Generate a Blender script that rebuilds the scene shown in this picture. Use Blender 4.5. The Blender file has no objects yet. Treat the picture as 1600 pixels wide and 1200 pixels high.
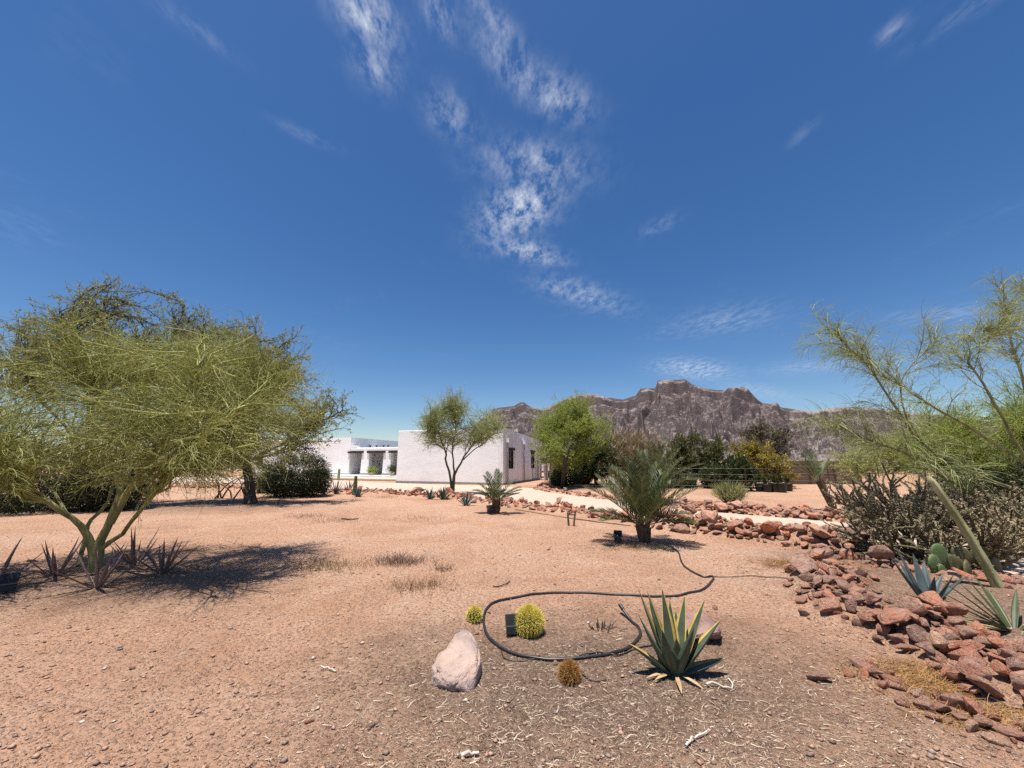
import bpy, bmesh, math, random
import numpy as np
from mathutils import Vector, Matrix, Euler

R = math.radians
rng = np.random.default_rng(11)
random.seed(5)
SC = bpy.context.scene
COL = SC.collection

# ------------------------------------------------------------------ camera, sky, sun, exposure
CAM_H, FPX = 1.6, 601.0                       # eye height, focal length in photograph pixels (1600 wide)
PITCH = math.atan(120 / FPX)
cd = bpy.data.cameras.new('camera'); cam = bpy.data.objects.new('camera', cd); COL.objects.link(cam)
cd.sensor_width = 36.0; cd.lens = FPX / 1600 * 36; cd.clip_start = 0.05; cd.clip_end = 30000
cam.location = (0, 0, CAM_H); cam.rotation_euler = (math.pi / 2 + PITCH, 0, 0)
SC.camera = cam

SUN_DIR = Vector((-0.13, -0.13, 0.0)); SUN_DIR.z = math.sqrt(1 - SUN_DIR.x ** 2 - SUN_DIR.y ** 2)
SUN_EL = math.asin(SUN_DIR.z)
sl = bpy.data.lights.new('sun', 'SUN'); sun = bpy.data.objects.new('sun', sl); COL.objects.link(sun)
sl.energy = 5.0; sl.angle = R(0.53); sl.color = (1.0, 0.95, 0.88)
sun.rotation_euler = SUN_DIR.to_track_quat('Z', 'Y').to_euler(); sun.location = (0, 0, 60)

SC.view_settings.view_transform = 'Standard'; SC.view_settings.look = 'None'
SC.view_settings.exposure = 0.68; SC.view_settings.gamma = 1.0; SC.view_settings.use_curve_mapping = False
SC.cycles.use_denoising = False
SC.cycles.max_bounces = 6; SC.cycles.diffuse_bounces = 3; SC.cycles.glossy_bounces = 2
SC.cycles.transmission_bounces = 3; SC.cycles.transparent_max_bounces = 4
SC.cycles.sample_clamp_indirect = 3.0


def ray(px, py):
    a, b = px - 800.0, 600.0 - py
    return np.array([a, FPX * math.cos(PITCH) - b * math.sin(PITCH), FPX * math.sin(PITCH) + b * math.cos(PITCH)])


def G(px, py, z=0.0):                          # where the photograph's pixel meets the ground
    d = ray(px, py); t = (z - CAM_H) / d[2]
    return np.array([d[0] * t, d[1] * t, z])


def AT(px, py, y):                             # point of that sight line at depth y
    d = ray(px, py); t = y / d[1]
    return np.array([d[0] * t, y, CAM_H + d[2] * t])


W = bpy.data.worlds.new('World'); SC.world = W; W.use_nodes = True
wn, wl = W.node_tree.nodes, W.node_tree.links
wn.clear()
w_out = wn.new('ShaderNodeOutputWorld'); w_bg = wn.new('ShaderNodeBackground'); w_bg.inputs[1].default_value = 0.074
sky = wn.new('ShaderNodeTexSky'); sky.sky_type = 'NISHITA'; sky.sun_disc = False
sky.sun_elevation = SUN_EL; sky.sun_rotation = math.atan2(SUN_DIR.x, SUN_DIR.y)
sky.altitude = 600; sky.air_density = 1.0; sky.dust_density = 0.6; sky.ozone_density = 1.6
tc = wn.new('ShaderNodeTexCoord')


def wmath(op, a, b=None, c=None):
    n = wn.new('ShaderNodeMath'); n.operation = op
    for i, v in enumerate((a, b, c)):
        if v is None: continue
        if isinstance(v, (int, float)): n.inputs[i].default_value = v
        else: wl.new(v, n.inputs[i])
    return n.outputs[0]


def wdot(v):
    n = wn.new('ShaderNodeVectorMath'); n.operation = 'DOT_PRODUCT'
    wl.new(tc.outputs['Generated'], n.inputs[0]); n.inputs[1].default_value = v
    return n.outputs['Value']


def cloud_spots():
    # px, py, half width, half height (photograph pixels), tilt, strength: wisps of high cirrus
    spots = [(835, 258, 88, 36, -5, .55), (812, 325, 70, 40, 28, 1.0), (818, 390, 62, 17, -14, .8), (905, 458, 75, 20, -16, .5),
             (800, 100, 90, 30, -40, .5), (870, 150, 60, 30, -20, .6), (572, 22, 55, 34, -38, .95), (588, 102, 38, 32, -40, .5),
             (705, 180, 46, 30, -40, .45), (685, 20, 40, 22, -50, .5), (775, 35, 60, 20, -40, .5), (1082, 577, 58, 17, -6, .75), (1130, 500, 80, 24, 8, .28),
             (1270, 573, 70, 12, 6, .35), (1030, 352, 32, 12, 25, .22), (1180, 610, 60, 12, -12, .4), (1395, 48, 20, 14, 50, .35),
             (480, 212, 46, 9, -25, .2), (300, 40, 70, 14, -40, .14), (1490, 490, 80, 14, 6, .28), (1500, 25, 60, 14, 45, .14), (1255, 208, 22, 10, 50, .18)]
    tot = None
    for px, py, hw, hh, tilt, s in spots:
        c = ray(px, py); c /= np.linalg.norm(c)
        rt = np.array([1.0, 0, 0]); rt -= c * rt.dot(c); rt /= np.linalg.norm(rt)
        up = np.cross(rt, c); t = R(tilt)
        ax = rt * math.cos(t) + up * math.sin(t); ay = -rt * math.sin(t) + up * math.cos(t)
        L = np.linalg.norm(ray(px, py))
        a = wdot(tuple(ax * L / hw)); b = wdot(tuple(ay * L / hh))
        r2 = wmath('ADD', wmath('MULTIPLY', a, a), wmath('MULTIPLY', b, b))
        m = wmath('MULTIPLY', wmath('EXPONENT', wmath('MULTIPLY', r2, -1.35)), s)
        m = wmath('MULTIPLY', m, wmath('GREATER_THAN', wdot(tuple(c)), 0.0))
        tot = m if tot is None else wmath('MAXIMUM', tot, m)
    return tot


sep = wn.new('ShaderNodeSeparateXYZ'); wl.new(tc.outputs['Generated'], sep.inputs[0])
zc = wmath('MAXIMUM', sep.outputs[2], 0.06)
cmb = wn.new('ShaderNodeCombineXYZ')
wl.new(wmath('DIVIDE', sep.outputs[0], zc), cmb.inputs[0]); wl.new(wmath('DIVIDE', sep.outputs[1], zc), cmb.inputs[1])


def wnoise(scale, detail, rough, dist, mx=(1, 1, 1), rot=0):
    mp = wn.new('ShaderNodeMapping'); mp.inputs['Scale'].default_value = mx; mp.inputs['Rotation'].default_value = (0, 0, rot)
    wl.new(cmb.outputs[0], mp.inputs[0])
    n = wn.new('ShaderNodeTexNoise'); wl.new(mp.outputs[0], n.inputs['Vector'])
    n.inputs['Scale'].default_value = scale; n.inputs['Detail'].default_value = detail
    n.inputs['Roughness'].default_value = rough; n.inputs['Distortion'].default_value = dist
    return n.outputs['Fac']


n1 = wnoise(8.5, 12, 0.72, 0.12, (2.0, 1, 1), R(35)); n2 = wnoise(1.1, 4, 0.55, 0.4)
# the same cirrus goes on, thinly, all over the sky
wide = wmath('MULTIPLY', wmath('MAXIMUM', wmath('SUBTRACT', n2, 0.58), 0.0), 0.45)
cov = wmath('ADD', cloud_spots(), wide)
streak = wmath('MULTIPLY', wmath('SUBTRACT', n1, 0.41), 3.8)
streak = wmath('MINIMUM', wmath('MAXIMUM', streak, 0.0), 1.0)
cl = wmath('MINIMUM', wmath('MULTIPLY', wmath('MULTIPLY', cov, streak), 1.0), 0.85)
hs = wn.new('ShaderNodeHueSaturation'); hs.inputs['Saturation'].default_value = 1.3; hs.inputs['Hue'].default_value = 0.505; hs.inputs['Value'].default_value = 1.0
wl.new(sky.outputs[0], hs.inputs['Color'])
mixc = wn.new('ShaderNodeMix'); mixc.data_type = 'RGBA'
wl.new(cl, mixc.inputs['Factor']); wl.new(hs.outputs[0], mixc.inputs['A']); mixc.inputs['B'].default_value = (6.6, 7.0, 7.8, 1)
wl.new(mixc.outputs['Result'], w_bg.inputs[0]); wl.new(w_bg.outputs[0], w_out.inputs[0])


# ------------------------------------------------------------------ helpers
def unit(v):
    v = np.asarray(v, float)
    return v / np.maximum(np.linalg.norm(v, axis=-1, keepdims=True), 1e-9)


def hash2(ix, iy, seed):
    h = (ix.astype(np.int64) * 374761393 + iy.astype(np.int64) * 668265263 + seed * 974711) & 0x7fffffff
    h = ((h ^ (h >> 13)) * 1274126177) & 0x7fffffff
    h = h ^ (h >> 16)
    return (h & 0xffff) / 65535.0


def vnoise(x, y, seed=0):
    x = np.asarray(x, float); y = np.asarray(y, float)
    ix, iy = np.floor(x), np.floor(y); fx, fy = x - ix, y - iy
    fx = fx * fx * fx * (fx * (fx * 6 - 15) + 10); fy = fy * fy * fy * (fy * (fy * 6 - 15) + 10)
    a, b = hash2(ix, iy, seed), hash2(ix + 1, iy, seed); c, d = hash2(ix, iy + 1, seed), hash2(ix + 1, iy + 1, seed)
    return (a * (1 - fx) + b * fx) * (1 - fy) + (c * (1 - fx) + d * fx) * fy - 0.5


def fbm(x, y, oct=4, seed=0, gain=0.5):
    s = 0; a = 1.0
    for o in range(oct):
        s = s + a * vnoise(x * 2 ** o + 17.3 * o, y * 2 ** o - 9.1 * o, seed + o); a *= gain
    return s


def mesh_np(name, V, Fs, mats=None, parent=None, smooth=False, mat_idx=None):
    """V (N,3); Fs list of (M,k) index arrays; ONE mesh object"""
    V = np.ascontiguousarray(np.asarray(V, np.float32).reshape(-1, 3))
    Fs = [np.asarray(f, np.int32) for f in Fs if len(f)]
    me = bpy.data.meshes.new(name)
    loops = np.concatenate([f.ravel() for f in Fs]); tot = np.concatenate([np.full(len(f), f.shape[1], np.int32) for f in Fs])
    start = np.concatenate([[0], np.cumsum(tot)[:-1]]).astype(np.int32)
    me.vertices.add(len(V)); me.vertices.foreach_set('co', V.ravel())
    me.loops.add(len(loops)); me.loops.foreach_set('vertex_index', loops)
    me.polygons.add(len(tot)); me.polygons.foreach_set('loop_start', start)
    me.polygons.foreach_set('use_smooth', np.full(len(tot), bool(smooth)))
    if mats is not None:
        for m in (mats if isinstance(mats, (list, tuple)) else [mats]): me.materials.append(m)
    if mat_idx is not None: me.polygons.foreach_set('material_index', np.asarray(mat_idx, np.int32))
    me.update(calc_edges=True)
    return link(name, me, parent)


def link(name, me, parent=None):
    o = bpy.data.objects.new(name, me); COL.objects.link(o)
    if parent is not None: o.parent = parent
    return o


def tag(o, label=None, cat=None, group=None, kind=None):
    for k, v in (('label', label), ('category', cat), ('group', group), ('kind', kind)):
        if v: o[k] = v
    return o


def thing(name, label, cat, loc=(0, 0, 0), group=None, rz=0.0):
    o = bpy.data.objects.new(name, None); COL.objects.link(o); o.empty_display_size = 0.1
    o.location = tuple(loc); o.rotation_euler = (0, 0, rz)
    return tag(o, label, cat, group)


class Acc:                                      # collects vertices and faces of one mesh
    def __init__(s): s.V = []; s.F = {}; s.n = 0; s.M = {}
    def add(s, V, F, mi=0):
        V = np.asarray(V, float).reshape(-1, 3); F = np.asarray(F, int); k = F.shape[1]
        s.F.setdefault(k, []).append(F + s.n); s.M.setdefault(k, []).append(np.full(len(F), mi)); s.V.append(V); s.n += len(V)
        return s
    def box(s, c, size, rz=0.0, rx=0.0, ry=0.0, mi=0):
        h = np.asarray(size, float) / 2
        v = np.array([[x, y, z] for x in (-1, 1) for y in (-1, 1) for z in (-1, 1)], float) * h
        m = np.array(Euler((rx, ry, rz)).to_matrix()); v = v @ m.T + np.asarray(c, float)
        return s.add(v, [[0, 1, 3, 2], [4, 6, 7, 5], [0, 4, 5, 1], [2, 3, 7, 6], [0, 2, 6, 4], [1, 5, 7, 3]], mi)
    def hexa(s, bot, top, mi=0):                # eight corners: bottom ring and top ring, counter-clockwise
        v = np.array(list(bot) + list(top), float)
        return s.add(v, [[3, 2, 1, 0], [4, 5, 6, 7], [0, 1, 5, 4], [1, 2, 6, 5], [2, 3, 7, 6], [3, 0, 4, 7]], mi)
    def tubes(s, P, r0, r1, sides=5, mi=0, cap=True):
        V, F = tube_batch(P, r0, r1, sides); s.add(V, F, mi)
        return s
    def build(s, name, mats, parent=None, smooth=False):
        ks = list(s.F); Fs = [np.concatenate(s.F[k]) for k in ks]; mi = np.concatenate([np.concatenate(s.M[k]) for k in ks])
        return mesh_np(name, np.concatenate(s.V), Fs, mats, parent, smooth, mi if mi.max() > 0 else None)


def tube_batch(P, r0, r1, sides=4):
    """P (N,K,3) paths; radius from r0 to r1 (scalars or (N,) arrays, or r0 of shape (N,K))"""
    P = np.asarray(P, float)
    if P.ndim == 2: P = P[None]
    N, K, _ = P.shape
    T = np.empty_like(P); T[:, 1:-1] = P[:, 2:] - P[:, :-2]; T[:, 0] = P[:, 1] - P[:, 0]; T[:, -1] = P[:, -1] - P[:, -2]
    T = unit(T)
    mean = unit(T.mean(1)); ref = np.where(np.abs(mean[:, 2:3]) > 0.8, np.array([[1.0, 0.13, 0]]), np.array([[0.0, 0.11, 1.0]]))
    Nn = unit(np.cross(T, ref[:, None, :])); B = np.cross(T, Nn)
    r0 = np.asarray(r0, float)
    if r0.ndim == 2: rad = r0
    else:
        t = np.linspace(0, 1, K)[None]
        rad = np.broadcast_to(r0.reshape(-1, 1), (N, 1)) * (1 - t) + np.broadcast_to(np.asarray(r1, float).reshape(-1, 1), (N, 1)) * t
    a = np.arange(sides) / sides * 2 * math.pi
    V = P[:, :, None, :] + rad[:, :, None, None] * (np.cos(a)[None, None, :, None] * Nn[:, :, None, :] + np.sin(a)[None, None, :, None] * B[:, :, None, :])
    base = (np.arange(N) * K * sides)[:, None, None] + (np.arange(K - 1) * sides)[None, :, None]
    j = np.arange(sides)[None, None, :]; j2 = (j + 1) % sides
    F = np.stack([base + j, base + j2, base + sides + j2, base + sides + j], -1).reshape(-1, 4)
    return V.reshape(-1, 3), F


def leaf_batch(C, D, Nn, L, Wd):
    """diamond leaves: base C, direction D, normal hint Nn"""
    D = unit(D); S = unit(np.cross(D, Nn)); L = np.asarray(L)[:, None]; Wd = np.asarray(Wd)[:, None]
    up = np.cross(S, D)
    V = np.stack([C, C + D * L * 0.45 + S * Wd * .5 + up * Wd * .12, C + D * L, C + D * L * 0.45 - S * Wd * .5 + up * Wd * .12], 1)
    F = np.arange(len(C) * 4).reshape(-1, 4)
    return V.reshape(-1, 3), F


def resample(pts, K):
    pts = np.asarray(pts, float); n = len(pts)
    t = np.linspace(0, n - 1, K); out = []
    ext = np.vstack([2 * pts[0] - pts[1], pts, 2 * pts[-1] - pts[-2]])
    for u in t:                                  # Catmull-Rom
        i = min(int(u), n - 2); f = u - i; p0, p1, p2, p3 = ext[i:i + 4]
        out.append(0.5 * ((2 * p1) + (-p0 + p2) * f + (2 * p0 - 5 * p1 + 4 * p2 - p3) * f * f + (-p0 + 3 * p1 - 3 * p2 + p3) * f ** 3))
    return np.array(out)


def grow(par, n, L, spread, K=4, up=0.0, grav=0.0, curl=0.3, t0=0.2, t1=1.0, outc=None, outw=0.0):
    """n child shoots off parent paths (N,Kp,3)"""
    N, Kp, _ = par.shape
    w = np.linalg.norm(np.diff(par, axis=1), axis=2).sum(1); idx = rng.choice(N, n, p=w / w.sum())
    t = rng.uniform(t0, t1, n) * (Kp - 1); i = np.minimum(t.astype(int), Kp - 2); f = (t - i)[:, None]
    a, b = par[idx, i], par[idx, i + 1]; p = a * (1 - f) + b * f; d = unit(b - a)
    r = rng.normal(size=(n, 3)); r -= (r * d).sum(1, keepdims=True) * d; r = unit(r)
    ang = rng.uniform(spread[0], spread[1], n)[:, None]
    dr = d * np.cos(ang) + r * np.sin(ang); dr[:, 2] += up
    if outc is not None: dr += unit(p - outc) * outw
    dr = unit(dr); Ls = rng.uniform(L[0], L[1], n)[:, None]; st = Ls / (K - 1)
    c = rng.normal(size=(n, 3)) * curl
    out = [p]
    for k in range(K - 1):
        p = p + dr * st; out.append(p); dr = dr + c; dr[:, 2] -= grav; dr = unit(dr)
    return np.stack(out, 1)


def sweep_to(limbs, targets, K=5, jit=0.08):
    """branches from the nearest lower limb point to each target"""
    pts = limbs[:, 1:].reshape(-1, 3); tan = unit(np.gradient(limbs, axis=1)[:, 1:].reshape(-1, 3)); out = []
    for t in targets:
        d = np.linalg.norm(pts - t, axis=1) + np.maximum(pts[:, 2] - t[2] + 0.1, 0) * 3
        j = np.argpartition(d, min(6, len(d) - 1))[:6]; j = rng.choice(j)
        p = pts[j]; c = p + tan[j] * np.linalg.norm(t - p) * 0.45
        u = np.linspace(0, 1, K)[:, None]
        q = (1 - u) ** 2 * p + 2 * u * (1 - u) * c + u * u * t
        q[1:] += rng.normal(size=(K - 1, 3)) * jit * np.linalg.norm(t - p) * 0.4
        out.append(q)
    return np.array(out)


def in_ellipsoids(ells, n, shell=0.35):
    vol = np.array([np.prod(e[1]) for e in ells]); idx = rng.choice(len(ells), n, p=vol ** .6 / (vol ** .6).sum())
    d = unit(rng.normal(size=(n, 3))); r = rng.uniform(shell ** 3, 1, n) ** (1 / 3)
    C = np.array([e[0] for e in ells])[idx]; S = np.array([e[1] for e in ells])[idx]
    return C + d * r[:, None] * S


# ------------------------------------------------------------------ materials
def new_mat(name):
    m = bpy.data.materials.new(name); m.use_nodes = True
    nt = m.node_tree; b = nt.nodes['Principled BSDF']
    return m, nt, b


def N_(nt, kind, **kw):
    n = nt.nodes.new(kind)
    for k, v in kw.items():
        if k in n.inputs.keys(): n.inputs[k].default_value = v
        else: setattr(n, k, v)
    return n


def ramp(nt, fac, stops, interp='LINEAR'):
    r = nt.nodes.new('ShaderNodeValToRGB'); r.color_ramp.interpolation = interp
    e = r.color_ramp.elements
    while len(e) < len(stops): e.new(0.5)
    for el, (p, c) in zip(e, stops): el.position = p; el.color = (*c, 1) if len(c) == 3 else c
    nt.links.new(fac, r.inputs[0]); return r.outputs[0]


def mixcol(nt, f, a, b, mode='MIX'):
    m = nt.nodes.new('ShaderNodeMix'); m.data_type = 'RGBA'; m.blend_type = mode
    for k, v in (('Factor', f), ('A', a), ('B', b)):
        s = m.inputs[k] if k == 'Factor' else [i for i in m.inputs if i.name == k and i.type == 'RGBA'][0]
        if isinstance(v, (int, float)): s.default_value = v
        elif isinstance(v, tuple): s.default_value = (*v, 1) if len(v) == 3 else v
        else: nt.links.new(v, s)
    return [o for o in m.outputs if o.type == 'RGBA'][0]


def noise(nt, scale, detail=4, rough=0.55, vec=None, dist=0.0):
    n = N_(nt, 'ShaderNodeTexNoise', Scale=scale, Detail=detail, Roughness=rough, Distortion=dist)
    if vec is not None: nt.links.new(vec, n.inputs['Vector'])
    return n.outputs['Fac']


def bump(nt, b, h, strength=0.5, dist=0.02):
    n = N_(nt, 'ShaderNodeBump', Strength=strength, Distance=dist); nt.links.new(h, n.inputs['Height'])
    nt.links.new(n.outputs[0], b.inputs['Normal']); return n


def pos(nt): return nt.nodes.new('ShaderNodeNewGeometry').outputs['Position']


def objc(nt): return nt.nodes.new('ShaderNodeTexCoord').outputs['Object']


def foliage(name, c1, c2, c3, trans=0.3, rough=0.55, scale=1.2):
    """leaf colour differs leaf by leaf and in drifts through the crown"""
    m, nt, b = new_mat(name)
    g = nt.nodes.new('ShaderNodeNewGeometry')
    col = ramp(nt, g.outputs['Random Per Island'], [(0.0, c1), (0.55, c2), (1.0, c3)])
    n = noise(nt, scale, 3, vec=g.outputs['Position'])
    col = mixcol(nt, 0.35, col, ramp(nt, n, [(0.3, c1), (0.7, c3)]))
    nt.links.new(col, b.inputs['Base Color']); b.inputs['Roughness'].default_value = rough; b.inputs['Specular IOR Level'].default_value = 0.3
    tr = N_(nt, 'ShaderNodeBsdfTranslucent'); nt.links.new(col, tr.inputs[0])
    mx = N_(nt, 'ShaderNodeMixShader', Fac=trans)
    nt.links.new(b.outputs[0], mx.inputs[1]); nt.links.new(tr.outputs[0], mx.inputs[2])
    nt.links.new(mx.outputs[0], nt.nodes['Material Output'].inputs[0])
    return m


def rough_mat(name, c1, c2, scale=6, bump_s=0.5, bump_d=0.02, rough=0.85, stretch=(1, 1, 1), spec=0.3, detail=6):
    m, nt, b = new_mat(name)
    mp = N_(nt, 'ShaderNodeMapping', Scale=stretch); nt.links.new(objc(nt), mp.inputs[0])
    n = noise(nt, scale, detail, 0.6, mp.outputs[0])
    nt.links.new(ramp(nt, n, [(0.3, c1), (0.7, c2)]), b.inputs['Base Color'])
    b.inputs['Roughness'].default_value = rough; b.inputs['Specular IOR Level'].default_value = spec
    if bump_s: bump(nt, b, n, bump_s, bump_d)
    return m


M = {}
M['pv_bark'] = rough_mat('palo_verde_bark', (.085, .092, .03), (.30, .29, .13), 9, 0.5, 0.01, 0.7, (1, 1, .35))
M['pv_bark_dark'] = rough_mat('palo_verde_bark_old', (.045, .045, .02), (.14, .14, .06), 9, 0.5, 0.01, 0.8, (1, 1, .35))
M['bark'] = rough_mat('mesquite_bark', (.025, .02, .016), (.085, .066, .05), 12, 0.9, 0.02, 0.9, (1, 1, .25))
M['pv_twig'] = foliage('palo_verde_twigs', (.235, .25, .07), (.395, .41, .125), (.57, .57, .23), 0.42, 0.5)
M['pv_pale'] = foliage('palo_verde_pale_twigs', (.23, .275, .085), (.37, .41, .155), (.58, .61, .33), 0.4, 0.45)
M['pv_far'] = foliage('palo_verde_leaves', (.25, .265, .08), (.39, .41, .145), (.56, .57, .25), 0.5)
M['pv_green'] = foliage('palo_verde_green_leaves', (.17, .22, .035), (.31, .37, .065), (.46, .50, .13), 0.45)
M['mesq'] = foliage('mesquite_leaves', (.11, .125, .05), (.21, .23, .095), (.36, .37, .18), 0.45)
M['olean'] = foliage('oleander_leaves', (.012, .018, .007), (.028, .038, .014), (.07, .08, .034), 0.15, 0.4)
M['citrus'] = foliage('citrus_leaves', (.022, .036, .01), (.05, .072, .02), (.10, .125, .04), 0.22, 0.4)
M['olive'] = foliage('olive_leaves', (.045, .052, .013), (.095, .10, .025), (.165, .16, .05), 0.25)
M['yellow'] = foliage('yellow_blossom_leaves', (.12, .11, .02), (.30, .235, .03), (.46, .35, .05), 0.3)
M['reed'] = foliage('dry_reed_leaves', (.16, .115, .06), (.27, .20, .105), (.36, .29, .165), 0.25)
M['dusty'] = foliage('dusty_green_leaves', (.06, .06, .035), (.12, .11, .06), (.20, .17, .10), 0.2)
M['scrub'] = foliage('scrub_leaves', (.05, .05, .022), (.09, .09, .035), (.15, .14, .065), 0.2)
M['redflower'] = foliage('red_flowers', (.13, .02, .014), (.22, .035, .02), (.32, .08, .03), 0.2)
M['palm'] = foliage('palm_leaflets', (.028, .044, .015), (.06, .082, .03), (.145, .16, .065), 0.2, 0.5)
M['palm_dry'] = foliage('dry_palm_leaflets', (.18, .15, .07), (.26, .22, .11), (.36, .31, .18), 0.2, 0.5)
M['palm_rib'] = rough_mat('palm_rib', (.17, .17, .07), (.27, .25, .12), 12, 0.2, 0.004, 0.6)
M['palm_trunk'] = rough_mat('palm_boots', (.035, .026, .018), (.15, .11, .07), 20, 0.8, 0.01, 0.9, (1, 1, .3))
M['dry_grass'] = foliage('dry_grass', (.13, .075, .03), (.24, .15, .065), (.36, .26, .13), 0.2, 0.7)
M['straw'] = foliage('golden_straw', (.25, .12, .035), (.40, .205, .07), (.50, .31, .13), 0.2, 0.7)
M['weed'] = foliage('grey_brown_weed', (.09, .05, .035), (.17, .10, .07), (.28, .19, .13), 0.1, 0.8)
M['litter'] = foliage('pale_litter', (.20, .135, .085), (.36, .27, .18), (.58, .48, .36), 0.05, 0.8, 3)
M['wood'] = rough_mat('weathered_wood', (.06, .045, .035), (.19, .145, .11), 14, 0.6, 0.008, 0.9, (1, 1, .2))
M['pale_wood'] = rough_mat('bleached_wood', (.38, .33, .26), (.62, .56, .47), 20, 0.5, 0.004, 0.9, (1, .2, 1))
M['hose'] = rough_mat('black_hose', (.010, .010, .011), (.03, .028, .028), 30, 0.1, 0.002, 0.42, spec=0.5)
M['drip'] = rough_mat('brown_drip_line', (.06, .04, .03), (.12, .085, .065), 20, 0.1, 0.002, 0.6)
M['black'] = rough_mat('black_plastic', (.008, .008, .009), (.018, .018, .019), 12, 0.15, 0.003, 0.5, spec=0.4)
M['steel'] = rough_mat('dull_steel', (.10, .10, .10), (.19, .185, .18), 18, 0.1, 0.002, 0.5)
M['rust'] = rough_mat('rusty_steel', (.035, .025, .02), (.10, .06, .04), 18, 0.2, 0.002, 0.8)
M['iron'] = rough_mat('grey_iron_bars', (.11, .11, .115), (.17, .17, .17), 18, 0.1, 0.002, 0.6)
M['pot'] = rough_mat('nursery_pot', (.012, .016, .017), (.03, .036, .037), 10, 0.1, 0.003, 0.5)
M['cactus'] = rough_mat('cactus_skin', (.045, .075, .022), (.105, .135, .045), 8, 0.3, 0.005, 0.6)
M['cholla'] = rough_mat('cholla_skin', (.07, .062, .03), (.16, .135, .07), 8, 0.3, 0.005, 0.7)
M['barrel'] = rough_mat('barrel_cactus_skin', (.035, .06, .014), (.08, .11, .025), 8, 0.2, 0.005, 0.6)
M['barrel_dry'] = rough_mat('dried_cactus_skin', (.10, .055, .02), (.20, .10, .035), 9, 0.3, 0.005, 0.8)
M['spine_y'] = foliage('yellow_spines', (.60, .46, .03), (.78, .64, .08), (.86, .80, .34), 0.15, 0.5, 8)
M['spine_o'] = foliage('orange_spines', (.24, .10, .025), (.38, .17, .04), (.50, .29, .09), 0.1, 0.6, 8)
M['spine_t'] = foliage('tan_spines', (.33, .26, .145), (.52, .42, .25), (.72, .61, .42), 0.15, 0.6, 3)
M['pear'] = rough_mat('prickly_pear_pad', (.06, .10, .035), (.13, .185, .07), 5, 0.2, 0.004, 0.55)
M['pear_old'] = rough_mat('prickly_pear_old_pad', (.055, .062, .028), (.13, .115, .05), 7, 0.3, 0.004, 0.6)
M['column'] = rough_mat('columnar_cactus', (.15, .165, .055), (.46, .44, .24), 9, 0.4, 0.006, 0.6, (1, 1, .25))
M['agave'] = rough_mat('agave_green', (.032, .052, .034), (.11, .14, .095), 4, 0.15, 0.004, 0.45)
M['agave_edge'] = rough_mat('agave_yellow_margin', (.40, .25, .045), (.55, .41, .13), 9, 0.1, 0.002, 0.5)
M['agave_blue'] = rough_mat('agave_blue_grey', (.04, .06, .062), (.095, .125, .12), 5, 0.2, 0.004, 0.5)
M['aloe'] = rough_mat('purple_dry_aloe', (.12, .078, .072), (.26, .18, .16), 8, 0.3, 0.004, 0.6, (1, 1, .4))
M['yucca'] = rough_mat('yucca_green', (.032, .048, .016), (.085, .10, .036), 6, 0.15, 0.004, 0.5)
M['yucca_dry'] = rough_mat('yucca_dry', (.30, .25, .09), (.46, .42, .22), 6, 0.15, 0.004, 0.6)
M['dead_leaf'] = rough_mat('dead_agave_leaf', (.30, .19, .09), (.50, .37, .21), 10, 0.3, 0.004, 0.8)
M['lintel'] = rough_mat('dark_timber', (.018, .015, .014), (.05, .042, .036), 8, 0.4, 0.01, 0.8, (.3, .3, 1))
M['frame'] = rough_mat('dark_window_frame', (.012, .011, .011), (.028, .026, .025), 8, 0.1, 0.002, 0.5)
M['plinth'] = rough_mat('grey_plinth', (.22, .215, .21), (.33, .32, .31), 5, 0.2, 0.01, 0.9)
M['slab'] = rough_mat('pale_concrete', (.62, .58, .54), (.76, .73, .69), 3, 0.15, 0.006, 0.9)
M['roofing'] = rough_mat('grey_roofing', (.20, .20, .205), (.29, .29, .29), 3, 0.2, 0.01, 0.95)
M['step'] = rough_mat('beige_concrete', (.50, .41, .33), (.62, .53, .44), 3, 0.2, 0.006, 0.9)
M['white_metal'] = rough_mat('white_painted_metal', (.66, .66, .66), (.78, .78, .78), 3, 0.05, 0.003, 0.4)
M['grey_pipe'] = rough_mat('grey_downspout', (.30, .30, .31), (.44, .44, .45), 6, 0.05, 0.003, 0.5)
M['brown_board'] = rough_mat('brown_fence_board', (.075, .05, .036), (.165, .115, .085), 3, 0.4, 0.01, 0.9, (.25, .25, 3))
M['rubber'] = rough_mat('tyre_rubber', (.012, .012, .012), (.025, .025, .025), 12, 0.1, 0.003, 0.8)


def glass_mat():
    m, nt, b = new_mat('dark_window_glass'); n = noise(nt, 1.3, 2, vec=objc(nt))
    nt.links.new(ramp(nt, n, [(.3, (.008, .009, .010)), (.7, (.02, .022, .025))]), b.inputs['Base Color'])
    b.inputs['Roughness'].default_value = 0.08; b.inputs['Specular IOR Level'].default_value = 0.6
    return m


M['glass'] = glass_mat()


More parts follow.
